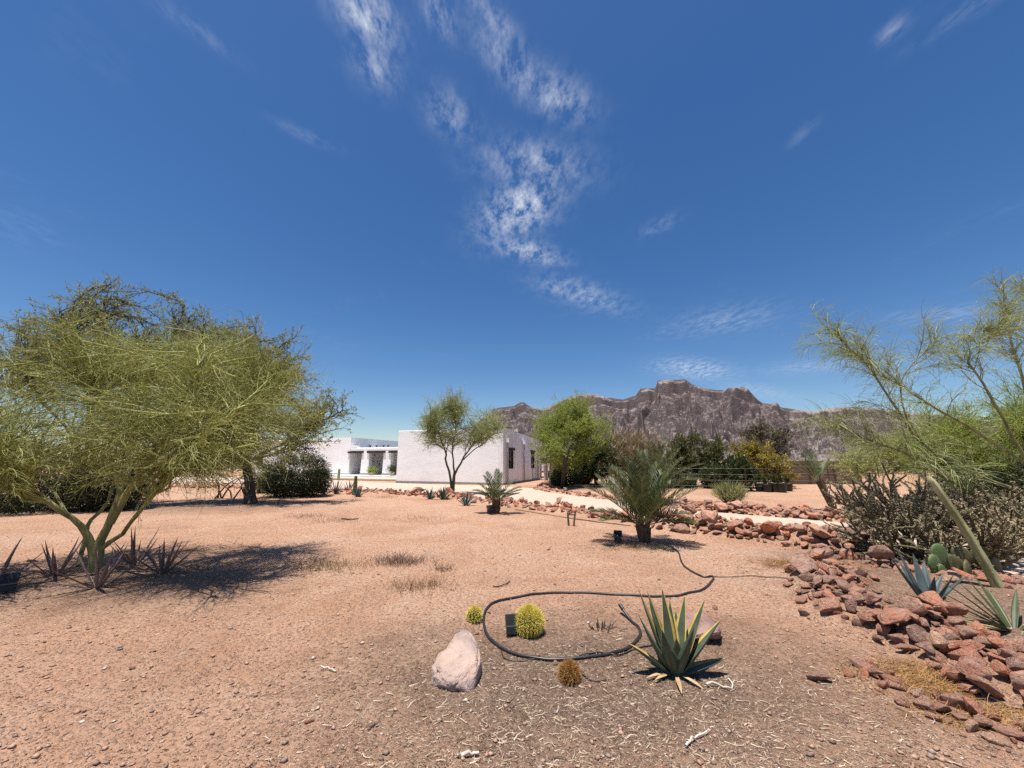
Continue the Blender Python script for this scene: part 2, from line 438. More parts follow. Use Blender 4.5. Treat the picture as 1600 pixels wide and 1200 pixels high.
def stucco_mat(name, streak_amt, sc=(1.6, 1.6, .16)):
    m, nt, b = new_mat(name); p = objc(nt)
    big = noise(nt, .55, 5, .6, p, .4)
    st = N_(nt, 'ShaderNodeMapping', Scale=sc); nt.links.new(p, st.inputs[0])
    streak = noise(nt, 1.5, 6, .65, st.outputs[0], .3)
    col = ramp(nt, big, [(.3, (.82, .82, .82)), (.7, (.89, .89, .89))])
    col = mixcol(nt, ramp(nt, streak, [(.46, (0, 0, 0)), (.72, (streak_amt, streak_amt, streak_amt))]), col, (.50, .49, .49))  # grey noise streaks mixed over the white
    nt.links.new(col, b.inputs['Base Color']); b.inputs['Roughness'].default_value = .92; b.inputs['Specular IOR Level'].default_value = .2
    h = N_(nt, 'ShaderNodeMath', operation='ADD'); nt.links.new(noise(nt, 2.4, 5, .6, p), h.inputs[0]); nt.links.new(noise(nt, 22, 3, .6, p), h.inputs[1])
    bump(nt, b, h.outputs[0], .30, .025)
    return m


M['stucco'] = stucco_mat('white_stucco', .22, (.5, .5, 1.6))
M['stucco_streaked'] = stucco_mat('streaked_white_stucco', .75)


def rock_mat(name, cols, scale=4.0):
    """every stone its own tint, mottled, with a pale weathered bloom and pitted relief"""
    m, nt, b = new_mat(name); p = objc(nt); oi = nt.nodes.new('ShaderNodeObjectInfo')
    k = len(cols)
    tint = ramp(nt, oi.outputs['Random'], [(i / (k - 1), c) for i, c in enumerate(cols)])
    ad = N_(nt, 'ShaderNodeVectorMath', operation='ADD'); nt.links.new(p, ad.inputs[0])
    cb = N_(nt, 'ShaderNodeCombineXYZ'); ml = N_(nt, 'ShaderNodeMath', operation='MULTIPLY'); nt.links.new(oi.outputs['Random'], ml.inputs[0]); ml.inputs[1].default_value = 37.0
    nt.links.new(ml.outputs[0], cb.inputs[0]); nt.links.new(ml.outputs[0], cb.inputs[1]); nt.links.new(cb.outputs[0], ad.inputs[1])
    n = noise(nt, scale, 7, .68, ad.outputs[0], .3)
    c = mixcol(nt, 1.0, tint, ramp(nt, n, [(.28, (.45, .43, .42)), (.5, (.95, .93, .92)), (.74, (1.45, 1.42, 1.4))]), 'MULTIPLY')
    n2_ = noise(nt, scale * .6, 4, .6, ad.outputs[0])
    c = mixcol(nt, ramp(nt, n2_, [(.48, (0, 0, 0)), (.66, (.65, .65, .65))]), c, (.47, .33, .255))
    nt.links.new(c, b.inputs['Base Color']); b.inputs['Roughness'].default_value = .9; b.inputs['Specular IOR Level'].default_value = .25
    bump(nt, b, n, .8, .12)
    return m


M['rock'] = rock_mat('red_volcanic_rock', [(0.420, 0.165, 0.098), (0.549, 0.242, 0.149), (0.334, 0.212, 0.162), (0.580, 0.296, 0.190), (0.436, 0.235, 0.167), (0.277, 0.176, 0.137), (0.607, 0.230, 0.126), (0.507, 0.289, 0.199), (0.378, 0.188, 0.130), (0.657, 0.419, 0.277)])
M['boulder'] = rock_mat('pink_granite', [(.36, .28, .25), (.40, .31, .275)], 3.0)
M['pink_slab'] = rock_mat('pink_stone', [(.27, .17, .15), (.30, .18, .155)], 3.0)


def pebble_mat():
    m, nt, b = new_mat('loose_gravel'); g = nt.nodes.new('ShaderNodeNewGeometry')
    col = ramp(nt, g.outputs['Random Per Island'], [(0, (.12, .07, .055)), (.22, (.30, .175, .12)), (.55, (.42, .25, .17)), (.78, (.32, .205, .155)), (.9, (.17, .12, .105)), (1, (.56, .44, .36))])
    nt.links.new(col, b.inputs['Base Color']); b.inputs['Roughness'].default_value = .9
    return m


M['pebble'] = pebble_mat()


# ------------------------------------------------------------------ the ground
MULCH = (0.62, 3.30, 2.15, 1.25)               # centre and radii of the brown mulch bed round the agave
BED_EDGE = [G(1262, 985), G(1330, 1050), G(1420, 1110), G(1560, 1150), G(1700, 1180)]
DRIVE_NEAR = [(150, 752), (300, 753), (420, 757), (520, 764), (600, 768), (700, 774), (770, 782), (840, 789), (930, 797), (1000, 807), (1100, 818), (1200, 828), (1300, 842), (1370, 854), (1480, 878), (1620, 912), (1760, 948)]
DRIVE_FAR = [(150, 744), (300, 745), (420, 746.5), (520, 750), (600, 754), (700, 757.5), (770, 759.5), (845, 764), (905, 774), (985, 784), (1060, 796), (1150, 803), (1250, 811), (1340, 819), (1440, 834), (1600, 858), (1740, 880)]
dn = np.array([G(*p) for p in DRIVE_NEAR]); df = np.array([G(*p) for p in DRIVE_FAR])
for _k in (4.0, 12.0, 30.0):                    # the drive goes on past the picture's right edge
    dn = np.vstack([dn, dn[-1] + np.array([_k, -.10 * _k, 0])]); df = np.vstack([df, df[-1] + np.array([_k, -.10 * _k, 0])])
for _k in (6.0, 20.0):
    dn = np.vstack([dn[0] + np.array([-_k, .02 * _k, 0]), dn]); df = np.vstack([df[0] + np.array([-_k, .02 * _k, 0]), df])
dmid = (dn + df) / 2; dhalf = np.linalg.norm(dn - df, axis=1) / 2


def drive_mask(x, y):
    x = np.asarray(x, float); y = np.asarray(y, float)
    m = np.full(x.shape, -9.0)
    for i in range(len(dmid) - 1):
        a, b = dmid[i, :2], dmid[i + 1, :2]; ab = b - a; t = np.clip(((x - a[0]) * ab[0] + (y - a[1]) * ab[1]) / ab.dot(ab), 0, 1)
        d = np.hypot(x - a[0] - ab[0] * t, y - a[1] - ab[1] * t); m = np.maximum(m, dhalf[i] * (1 - t) + dhalf[i + 1] * t - d)
    return m


def gz(x, y):
    x = np.asarray(x, float); y = np.asarray(y, float)
    near = 1 / (1 + (np.hypot(x, y) / 16) ** 4)
    z = (0.10 * fbm(x * .22, y * .22, 3, 3) + 0.035 * fbm(x * 1.1, y * 1.1, 3, 9)) * near + 0.018 * fbm(x * 4.2, y * 4.2, 3, 21) * near
    e = np.hypot((x - MULCH[0]) / MULCH[2], (y - MULCH[1]) / MULCH[3])
    z = z - 0.05 * np.exp(-(e / .7) ** 2) + 0.018 * np.exp(-((e - 1) / .2) ** 2)
    z = z + 0.12 / (1 + np.exp(-(x * .75 + y * .35 - 4.75) / .22)) * np.exp(-((y - 4.2) / 2.6) ** 4)      # raised cactus bed on the right
    dm = np.clip(drive_mask(x, y) / .5 + .6, 0, 1)
    return z * (1 - dm) - 0.03 * dm


def spaced(a, b, fine_lo, fine_hi, step, growth=1.09):
    mid = list(np.arange(fine_lo, fine_hi, step)); s = step; lo = fine_lo; left = []
    while lo > a: s *= growth; lo -= s; left.append(lo)
    s = step; hi = mid[-1]; right = []
    while hi < b: s *= growth; hi += s; right.append(hi)
    return np.array(left[::-1] + mid + right)


def ground_mat():
    m, nt, b = new_mat('desert_ground'); p = pos(nt)
    big = noise(nt, .42, 6, .65, p, .5); mid = noise(nt, 2.2, 6, .65, p, .3); fine = noise(nt, 26, 5, .7, p); grit = noise(nt, 95, 3, .7, p)
    col = ramp(nt, big, [(.34, (.42, .22, .128)), (.5, (.545, .305, .188)), (.64, (.60, .385, .265))])
    col = mixcol(nt, ramp(nt, mid, [(.42, (0, 0, 0)), (.66, (.5, .5, .5))]), col, (.58, .38, .26))
    col = mixcol(nt, ramp(nt, fine, [(.34, (.9, .9, .9)), (.50, (0, 0, 0))]), col, (.27, .145, .085))
    col = mixcol(nt, ramp(nt, grit, [(.53, (0, 0, 0)), (.66, (.75, .75, .75))]), col, (.70, .52, .40))
    # gravel: stones of the surface too small to build
    vo = N_(nt, 'ShaderNodeTexVoronoi', Scale=34.0); nt.links.new(p, vo.inputs['Vector'])
    sp = N_(nt, 'ShaderNodeSeparateColor'); nt.links.new(vo.outputs['Color'], sp.inputs[0])
    stone = ramp(nt, sp.outputs[0], [(0, (.22, .13, .10)), (.3, (.45, .27, .185)), (.6, (.55, .36, .25)), (.85, (.34, .23, .19)), (1, (.64, .52, .43))])
    inside = ramp(nt, vo.outputs['Distance'], [(.25, (1, 1, 1)), (.42, (0, 0, 0))])
    pick = ramp(nt, sp.outputs[1], [(.45, (0, 0, 0)), (.5, (.8, .8, .8))])
    col = mixcol(nt, mixcol(nt, 1.0, inside, pick, 'MULTIPLY'), col, stone)
    sx = N_(nt, 'ShaderNodeSeparateXYZ'); nt.links.new(p, sx.inputs[0])

    def patch(cx, cy, rx, ry, soft, wob):       # a soil patch with a ragged edge
        mp = N_(nt, 'ShaderNodeMapping', Location=(-cx / rx, -cy / ry, 0), Scale=(1 / rx, 1 / ry, 0)); nt.links.new(p, mp.inputs[0])
        ln = N_(nt, 'ShaderNodeVectorMath', operation='LENGTH'); nt.links.new(mp.outputs[0], ln.inputs[0])
        a = N_(nt, 'ShaderNodeMath', operation='MULTIPLY_ADD'); nt.links.new(mid, a.inputs[0]); a.inputs[1].default_value = wob; nt.links.new(ln.outputs['Value'], a.inputs[2])
        return ramp(nt, a.outputs[0], [(max(0, .5 + wob * .5 - soft) , (1, 1, 1)), (min(1, .5 + wob * .5 + soft * .3), (0, 0, 0))])
    brown = ramp(nt, fine, [(.3, (.10, .062, .042)), (.5, (.185, .118, .082)), (.68, (.30, .21, .15))])
    brown = mixcol(nt, ramp(nt, grit, [(.57, (0, 0, 0)), (.68, (.8, .8, .8))]), brown, (.42, .33, .25))
    for cx, cy, rx, ry, s, amt in ((MULCH[0], MULCH[1] - .05, MULCH[2] * 2, MULCH[3] * 2.1, .30, .9), (-5.0, 5.4, 4.6, 2.3, .35, .55), (4.9, 4.2, 3.4, 4.6, .28, .7), (6.2, 6.6, 4.2, 2.6, .3, .75),
                                (-11, 14.5, 9, 5, .3, .6), (6.0, 24.0, 16, 5.5, .3, .55), (2.6, 8.0, 2.2, 1.4, .3, .4)):
        msk = patch(cx, cy, rx, ry, s, .55)
        col = mixcol(nt, mixcol(nt, 1.0, msk, (amt, amt, amt), 'MULTIPLY'), col, brown)
    nt.links.new(col, b.inputs['Base Color']); b.inputs['Roughness'].default_value = .95; b.inputs['Specular IOR Level'].default_value = .15
    h = N_(nt, 'ShaderNodeMath', operation='MULTIPLY_ADD'); nt.links.new(fine, h.inputs[0]); h.inputs[1].default_value = 1.0
    h2 = N_(nt, 'ShaderNodeMath', operation='MULTIPLY_ADD'); nt.links.new(grit, h2.inputs[0]); h2.inputs[1].default_value = .35
    iv = N_(nt, 'ShaderNodeMath', operation='MULTIPLY'); nt.links.new(inside, iv.inputs[0]); iv.inputs[1].default_value = .3
    nt.links.new(iv.outputs[0], h2.inputs[2]); nt.links.new(h2.outputs[0], h.inputs[2])
    bump(nt, b, h.outputs[0], 1.0, .06)
    return m


M['ground'] = ground_mat()
gx = spaced(-9000, 9000, -7.0, 6.6, .07); gy = spaced(-400, 9000, 1.6, 8.0, .055, 1.075)
X, Y = np.meshgrid(gx, gy); Z = gz(X, Y)
nx, ny = len(gx), len(gy); idx = np.arange(nx * ny).reshape(ny, nx)
gF = np.stack([idx[:-1, :-1], idx[:-1, 1:], idx[1:, 1:], idx[1:, :-1]], -1).reshape(-1, 4)
tag(mesh_np('ground', np.stack([X, Y, Z], -1), [gF], M['ground'], smooth=True), kind='structure')


def drive_mat():
    m, nt, b = new_mat('pale_gravel_drive'); p = pos(nt)
    n = noise(nt, 1.2, 5, .6, p); f = noise(nt, 40, 4, .7, p)
    c = ramp(nt, n, [(.3, (.40, .305, .235)), (.7, (.50, .405, .325))])
    c = mixcol(nt, ramp(nt, f, [(.36, (.6, .6, .6)), (.52, (0, 0, 0))]), c, (.38, .28, .215))
    nt.links.new(c, b.inputs['Base Color']); b.inputs['Roughness'].default_value = .95; b.inputs['Specular IOR Level'].default_value = .15
    bump(nt, b, f, .7, .02); return m


def strip(name, near, far, mat, across=8, z=0.0, sub=6):
    a = resample(near, (len(near) - 1) * sub + 1); c = resample(far, (len(far) - 1) * sub + 1)
    t = np.linspace(0, 1, across)[:, None, None]; V = a[None] * (1 - t) + c[None] * t
    V[..., 2] = z + 0.02 * fbm(V[..., 0] * .8, V[..., 1] * .8, 2, 4)
    n = V.shape[1]; ii = np.arange(across * n).reshape(across, n)
    F = np.stack([ii[:-1, :-1], ii[:-1, 1:], ii[1:, 1:], ii[1:, :-1]], -1).reshape(-1, 4)
    return mesh_np(name, V, [F], mat, smooth=True)


tag(strip('driveway', dn, df, drive_mat()), kind='structure')


# ------------------------------------------------------------------ the mountain
def mountain():
    prof = [(380, 721), (560, 719), (640, 708), (700, 690), (740, 668), (772, 638), (785, 636), (803, 634), (812, 629), (818, 628), (826, 634), (845, 639), (862, 634), (880, 624), (900, 617), (926, 615), (946, 620), (972, 624), (993, 618),
            (1001, 607), (1024, 606), (1028, 594), (1047, 593.5), (1062, 593), (1070, 592), (1078, 598), (1090, 604), (1108, 608), (1134, 610), (1148, 606), (1160, 604), (1169, 609), (1180, 622), (1191, 629), (1205, 631), (1214, 628.5), (1219, 636), (1240, 639),
            (1270, 643), (1290, 639), (1312, 636), (1340, 635.5), (1375, 638), (1440, 646), (1520, 655), (1620, 668), (1760, 690), (1950, 712), (2250, 722)]
    us, el = [], []
    for px, py in prof:
        d = ray(px, py); us.append(d[0] / d[1]); el.append(d[2] / d[1])
    us, el = np.array(us), np.array(el)
    U = np.concatenate([np.linspace(us[0], -0.10, 40)[:-1], np.linspace(-0.10, 1.05, 620)[:-1], np.linspace(1.05, us[-1], 90)])
    T = np.concatenate([np.linspace(0, .62, 75)[:-1], np.linspace(.62, 1.0, 110)[:-1], np.linspace(1.0, 1.5, 20)])
    uu, tt = np.meshgrid(U, T); y0, y1 = 1500.0, 3300.0; yy = y0 + (y1 - y0) * tt; xx = uu * yy
    E = np.interp(uu, us, el)
    Hr = np.maximum(E * y1, 6.0)
    warp = fbm(uu * 9, tt * 3, 4, 31) * .09
    g = np.abs(fbm((uu + warp) * 15 + 1.4 * tt, tt * 2.2, 4, 41)) * 2.0              # gullies down the slope
    rough = fbm(xx / 70, yy / 70, 5, 55, .6)
    tw = np.clip(tt + .05 * fbm(uu * 22, tt * 4, 3, 61), 0, 1)
    f = np.interp(tw, [0, .2, .42, .58, .66, .70, .78, .84, .875, .94, .965, 1.0], [0, .07, .19, .32, .40, .50, .56, .62, .75, .80, .95, 1.0])
    f = np.where(tt >= 0.999, 1.0, f)
    amp = np.clip(tt * 4, 0, 1) * np.clip((1 - tt) * 7, 0, 1)
    zz = Hr * f + amp * (Hr * .21 * (g - .45) + rough * 50 * np.clip(Hr / 250, .15, 1))
    back = np.clip((tt - 1) / .5, 0, 1); zz = np.where(tt > 1, Hr * (1 - back ** .7), zz)
    zz += np.where((tt > .97) & (tt < 1.03), 3.5 * fbm(uu * 240, tt * 2, 3, 77), 0)
    zz = zz - 6 * (tt < .01) - 60 * (tt > 1.49)
    n1_, n2_ = len(T), len(U); ii = np.arange(n1_ * n2_).reshape(n1_, n2_)
    F = np.stack([ii[:-1, :-1], ii[:-1, 1:], ii[1:, 1:], ii[1:, :-1]], -1).reshape(-1, 4)
    m, nt, b = new_mat('desert_mountain_rock'); p = pos(nt)
    big = noise(nt, .0032, 6, .62, p, .6); md = noise(nt, .018, 6, .7, p, .4); sm = noise(nt, .09, 4, .7, p)
    col = ramp(nt, big, [(.34, (.185, .147, .14)), (.5, (.265, .212, .195)), (.66, (.35, .285, .25))])
    col = mixcol(nt, ramp(nt, md, [(.36, (.7, .7, .7)), (.50, (0, 0, 0))]), col, (.085, .066, .068))
    st = N_(nt, 'ShaderNodeMapping', Scale=(.0025, .0025, .055)); nt.links.new(p, st.inputs[0])
    band = noise(nt, 1.0, 5, .6, st.outputs[0], .6)                                   # rock strata
    col = mixcol(nt, ramp(nt, band, [(.52, (0, 0, 0)), (.64, (.6, .6, .6))]), col, (.34, .27, .24))
    gn = nt.nodes.new('ShaderNodeNewGeometry'); sg = N_(nt, 'ShaderNodeSeparateXYZ'); nt.links.new(gn.outputs['True Normal'], sg.inputs[0])
    col = mixcol(nt, ramp(nt, sg.outputs[2], [(.56, (.85, .85, .85)), (.80, (0, 0, 0))]), col, (.082, .063, .065))      # steep faces coloured darker: cliff rock, plus shading the high sun lacks
    col = mixcol(nt, ramp(nt, sm, [(.58, (0, 0, 0)), (.66, (.45, .45, .45))]), col, (.062, .060, .045))   # brush
    nt.links.new(col, b.inputs['Base Color']); b.inputs['Roughness'].default_value = .95; b.inputs['Specular IOR Level'].default_value = .1
    h = N_(nt, 'ShaderNodeMath', operation='ADD'); nt.links.new(md, h.inputs[0]); nt.links.new(sm, h.inputs[1])
    bump(nt, b, h.outputs[0], 1.0, 16.0)
    tag(mesh_np('mountain', np.stack([xx, yy, zz], -1), [F], m, smooth=True), kind='structure')


mountain()


# ------------------------------------------------------------------ house
HU = unit(np.array([-.933, .36, 0])); HV = unit(np.array([.36, .933, 0])); HC1 = np.array([-.60, 26.6, 0.0])


def hp(u, v, z): return HC1 + HU * u + HV * v + np.array([0, 0, z])


def h_at(px, v):                                # distance along the front where a sight line of the photo meets the plane v
    d = ray(px, 720); n = HV; q = HC1 + HV * v; t = q.dot(n) / d.dot(n); return (d * t - q).dot(HU)


def hbox(acc, u0, u1, v0, v1, z0, z1, z1b=None, mi=0):
    z1b = z1 if z1b is None else z1b
    return acc.hexa([hp(u1, v0, z0), hp(u0, v0, z0), hp(u0, v1, z0), hp(u1, v1, z0)], [hp(u1, v0, z1), hp(u0, v0, z1), hp(u0, v1, z1b), hp(u1, v1, z1b)], mi)


def soft(o, w=.05, seg=2):
    md = o.modifiers.new('soft_edges', 'BEVEL'); md.width = w; md.segments = seg; md.limit_method = 'ANGLE'; md.angle_limit = R(40)
    return o


def window(parent, u0, u1, v0, v1, z0, z1, face):
    """face 'right': lies in the plane u=0 (u0..u1 depth); 'front': lies in the plane v=v0"""
    fr = Acc(); w = .07
    if face == 'right':
        for a, b_, c, d in ((v0, v1, z0, z0 + w), (v0, v1, z1 - w, z1), (v0, v0 + w, z0 + w, z1 - w), (v1 - w, v1, z0 + w, z1 - w)): hbox(fr, u0, u1, a, b_, c, d)
        f = fr.build('window', M['frame'], parent)
        hbox(Acc(), u0, u1, v0, v1, z0, z1)
        p = Acc(); hbox(p, u0 + .06, u0 + .08, v0 + w, v1 - w, z0 + w, z1 - w); p.build('pane', M['glass'], f)
        mu = Acc(); vm = (v0 + v1) / 2; hbox(mu, u0 + .03, u0 + .055, vm - .02, vm + .02, z0 + w, z1 - w)
        for k in (1, 2): zz = z0 + (z1 - z0) * k / 3; hbox(mu, u0 + .032, u0 + .053, v0 + w, v1 - w, zz - .018, zz + .018)
        mu.build('muntin', M['frame'], f)
    else:
        for a, b_, c, d in ((u0, u1, z0, z0 + w), (u0, u1, z1 - w, z1), (u0, u0 + w, z0 + w, z1 - w), (u1 - w, u1, z0 + w, z1 - w)): hbox(fr, a, b_, v0, v1, c, d)
        f = fr.build('window', M['frame'], parent)
        p = Acc(); hbox(p, u0 + w, u1 - w, v0 + .03, v0 + .05, z0 + w, z1 - w); p.build('pane', M['glass'], f)
        mu = Acc(); um = (u0 + u1) / 2; hbox(mu, um - .02, um + .02, v0 + .008, v0 + .028, z0 + w, z1 - w); mu.build('muntin', M['frame'], f)
    return f


def house():
    t = thing('adobe_house', 'long white stucco flat-roofed house with a shaded portico, across the drive', 'house')
    LA, DA = 8.7, 8.5                            # right wing
    # front and left walls of the wing, then the right wall in pieces round its two windows
    a = Acc(); hbox(a, .30, LA, 0, .35, 0, 3.86); hbox(a, LA - .35, LA, .35, DA, 0, 3.7, 3.5); soft(a.build('wall', M['stucco'], t), .03)
    wins = [(1.0, 2.05, 1.05, 2.35), (6.0, 7.0, 1.0, 2.3)]
    a = Acc(); v = 0.0
    for v0, v1, z0, z1 in wins:
        hbox(a, 0, .30, v, v0, 0, 3.0); hbox(a, 0, .30, v0, v1, 0, z0); hbox(a, 0, .30, v0, v1, z1, 3.0); v = v1
    hbox(a, 0, .30, v, DA, 0, 3.0); hbox(a, 0, .30, 0, DA, 3.0, 3.82, 3.42)
    a.build('wall', M['stucco_streaked'], t)
    for v0, v1, z0, z1 in wins:
        window(t, .05, .16, v0 + .003, v1 - .003, z0 + .003, z1 - .003, 'right')
        l = Acc(); hbox(l, -.05, .05, v0 - .15, v1 + .15, z1, z1 + .16); l.build('lintel', M['lintel'], t)
    a = Acc(); hbox(a, .3, LA - .35, .35, DA, 2.9, 3.05); a.build('roof', M['roofing'], t)
    a = Acc(); hbox(a, .0, LA, -.02, -.003, -.1, .14); hbox(a, -.02, -.003, 0, DA, -.1, .12); a.build('plinth', M['plinth'], t)
    for v0 in (.45, 3.9, 7.35, 8.2):              # scuppers and downspouts on the right wall
        s = Acc(); hbox(s, -.22, -.004, v0, v0 + .24, 2.86, 3.14); hbox(s, -.26, -.22, v0 - .03, v0 + .27, 2.82, 3.18); so = s.build('scupper', M['white_metal'], t)
        d = Acc(); q = np.array([hp(-.11, v0 + .12, 2.9), hp(-.11, v0 + .12, 1.5), hp(-.11, v0 + .12, .08)]); d.tubes(q[None], .055, .055, 8); d.build('downspout', M['grey_pipe'], so)
    # portico and the block to its left
    VB = 4.2; u_r = LA - .3; zs = .34
    uL = h_at(546, VB); u1a, u1b = h_at(564.5, VB), h_at(576, VB); u2a, u2b = h_at(598.5, VB), h_at(610, VB)
    top, lint = 2.80, 2.30
    a = Acc(); hbox(a, u_r, uL + .02, VB, VB + .45, lint + .17, top); soft(a.build('portico_beam', M['stucco'], t), .06)
    for x0, x1 in ((u1b, u1a), (u2b, u2a)):
        a = Acc(); a.hexa([hp(x1 + .06, VB, zs), hp(x0 - .06, VB, zs), hp(x0 - .06, VB + .45, zs), hp(x1 + .06, VB + .45, zs)], [hp(x1, VB, lint + .17), hp(x0, VB, lint + .17), hp(x0, VB + .45, lint + .17), hp(x1, VB + .45, lint + .17)])
        po = soft(a.build('pillar', M['stucco'], t), .05)
        a = Acc(); hbox(a, x0 - .08, x1 + .08, VB - .025, VB - .003, zs, zs + .16); a.build('plinth', M['plinth'], po)
    for x0, x1 in ((u1a, uL), (u2a, u1b), (u_r, u2b)):
        a = Acc(); hbox(a, x0 - .22 if x0 > u_r else x0, x1 + .22, VB - .10, VB + .38, lint, lint + .165); a.build('lintel', M['lintel'], t)
    a = Acc(); hbox(a, u_r, uL, VB + .45, VB + 3.0, top - .28, top - .10); a.build('portico_roof', M['roofing'], t)
    # portico back wall with its window and door openings
    vb = VB + 3.0
    wu0, wu1 = h_at(563.5, vb), h_at(556.5, vb); wz0, wz1 = 1.05, 2.35
    a = Acc(); hbox(a, u_r, wu0, vb, vb + .3, 0, top); hbox(a, wu0, wu1, vb, vb + .3, 0, wz0); hbox(a, wu0, wu1, vb, vb + .3, wz1, top); hbox(a, wu1, uL, vb, vb + .3, 0, top)
    a.build('wall', M['stucco'], t); window(t, wu0 + .003, wu1 - .003, vb + .04, vb + .16, wz0 + .003, wz1 - .003, 'front')
    du0, du1 = h_at(596.5, vb), h_at(590.0, vb)
    a = Acc(); hbox(a, du0, du1, vb - .06, vb - .003, zs, 2.25); dd = a.build('door', M['slab'], t)
    a = Acc(); hbox(a, du0 + .12, du0 + .16, vb - .12, vb - .06, 1.2, 1.32); a.build('handle', M['frame'], dd)
    # left block: higher, running back and off behind the trees
    uE = h_at(392, VB); zt = 3.78
    lw0, lw1 = h_at(411, VB), h_at(402, VB)
    a = Acc(); hbox(a, uL, lw0, VB, VB + .35, 0, zt); hbox(a, lw0, lw1, VB, VB + .35, 0, 1.2); hbox(a, lw0, lw1, VB, VB + .35, 2.3, zt); hbox(a, lw1, uE, VB, VB + .35, 0, zt)
    hbox(a, uL, uL + .35, VB + .35, VB + 13, 0, zt, zt - .1); hbox(a, uE - .35, uE, VB + .35, VB + 13, 0, zt)
    a.build('wall', M['stucco'], t); window(t, lw0 + .003, lw1 - .003, VB + .06, VB + .18, 1.203, 2.297, 'front')
    a = Acc(); hbox(a, uL + .35, uE - .35, VB + .35, VB + 13, 2.9, 3.1); a.build('roof', M['roofing'], t)
    a = Acc(); hbox(a, uL - .75, uL - .003, VB + .003, VB + .4, top, top + .22); a.build('parapet_step', M['stucco'], t)
    a = Acc(); hbox(a, uL, uE, VB - .025, VB - .003, 0, .28 + .16); a.build('plinth', M['plinth'], t)
    # rear block that shows over the portico
    a = Acc(); hbox(a, LA, uL - .003, VB + 12.6, VB + 13.0, 0, 3.62); a.build('wall', M['stucco'], t)
    a = Acc(); hbox(a, LA - .2, uL, VB + 3.3, VB + 12.6, 2.55, 2.75); a.build('roof', M['roofing'], t)
    # porch floor, low step
    a = Acc(); hbox(a, u_r + .4, h_at(505, VB - 1.0), VB - 1.0, VB + 3.0, 0, zs); soft(a.build('porch_slab', M['slab'], t), .02)
    a = Acc(); hbox(a, LA + .05, h_at(512, VB - 2.1), VB - 2.1, VB - 1.003, 0, .15); soft(a.build('porch_step', M['step'], t), .02)
    # things on the roof
    a = Acc(); u_ac = h_at(594, VB + 8); u_ac1 = h_at(577, VB + 8); hbox(a, u_ac, u_ac1, VB + 8, VB + 9.4, 2.8, 3.98); ac = a.build('roof_cooler', M['white_metal'], t)
    a = Acc()
    for k in range(5): hbox(a, u_ac + .08, u_ac1 - .08, VB + 7.96, VB + 7.99, 3.1 + k * .15, 3.2 + k * .15)
    a.build('grille', M['grey_pipe'], ac)
    for px in (577, 587, 598, 605):
        a = Acc(); uu = h_at(px, VB + 2.5); q = np.array([hp(uu, VB + 2.5, 2.7), hp(uu, VB + 2.5, 3.0), hp(uu, VB + 2.5, 3.06)]); a.tubes(q[None], .05, .05, 8); a.box(hp(uu, VB + 2.5, 3.08), (.16, .16, .06)); a.build('roof_vent', M['frame'], t)
    a = Acc(); uu = LA + .35; q = np.array([hp(uu, VB + 1, 2.7), hp(uu, VB + 1, 3.4), hp(uu, VB + 1, 3.9)]); a.tubes(q[None], .10, .10, 10); a.box(hp(uu, VB + 1, 3.95), (.34, .34, .1)); a.build('flue_pipe', M['frame'], t)
    return t


house()


# ------------------------------------------------------------------ plants: builders
def tree(name, label, base, limbs_px, ells, mats, n1=90, n2=900, n3=0, nl=9000, leaf=(.05, .09), lw=.35, r_tr=.12, strand=(.2, .45), strand_r=.003, group=None, up=.15, grav=.05, curl=.18, lspread=.5, sub=(.35, .8), tips=.012):
    """trunk + limbs (world points), branches reaching through the crown ellipsoids, then twigs, strands and leaves"""
    base = np.asarray(base, float)
    t = thing(name, label, 'tree', base, group)
    tr = Acc(); L = []
    for pts, r0, r1 in limbs_px:
        P = resample(np.asarray(pts, float) - base, 12)
        P[2:] += rng.normal(size=(10, 3)) * .018 * np.linalg.norm(P[-1] - P[0]) * .3
        rad = np.linspace(r0, r1, 12)[None] * (1 + .08 * rng.normal(size=(1, 12))); tr.tubes(P[None], rad, None, 9); L.append(P)
    tr.build('trunk', mats[0], t, True)
    L = np.array(L); E = [(np.asarray(c, float) - base, np.asarray(r, float)) for c, r in ells]
    T1 = in_ellipsoids(E, n1, .25)
    b1 = sweep_to(L[:, 4:], T1, 6)
    b2 = grow(b1, n2, sub, (.35, .95), 5, up, grav, curl, .25, 1.0)
    br = Acc(); br.tubes(b1, r_tr * .22, tips, 5); V, F = tube_batch(b2, tips * .65, tips * .25, 3); br.add(V, F)
    br.build('branches', mats[2] if len(mats) > 2 else mats[0], t, True)
    cr = Acc(); src = np.concatenate([b1[:, -4:], b2[:, -4:]])
    if n3:
        b3 = grow(b2, n3, strand, (.3, 1.1), 5, up * .4, grav * 1.6, curl * 1.3, .1, 1.0)
        V, F = tube_batch(b3, strand_r, strand_r * .5, 3); cr.add(V, F); src = b3[:, -4:]
    if nl:
        q = grow(src, nl, leaf, (.3, 1.3), 2, up, 0, 0, .05, 1.0)
        q[:, :] += rng.normal(size=(nl, 1, 3)) * lspread * .06
        d = q[:, 1] - q[:, 0]; Ls = np.linalg.norm(d, axis=1)
        V, F = leaf_batch(q[:, 0], d, rng.normal(size=(nl, 3)), Ls, Ls * lw); cr.add(V, F)
    cr.build('crown', mats[1], t)
    return t


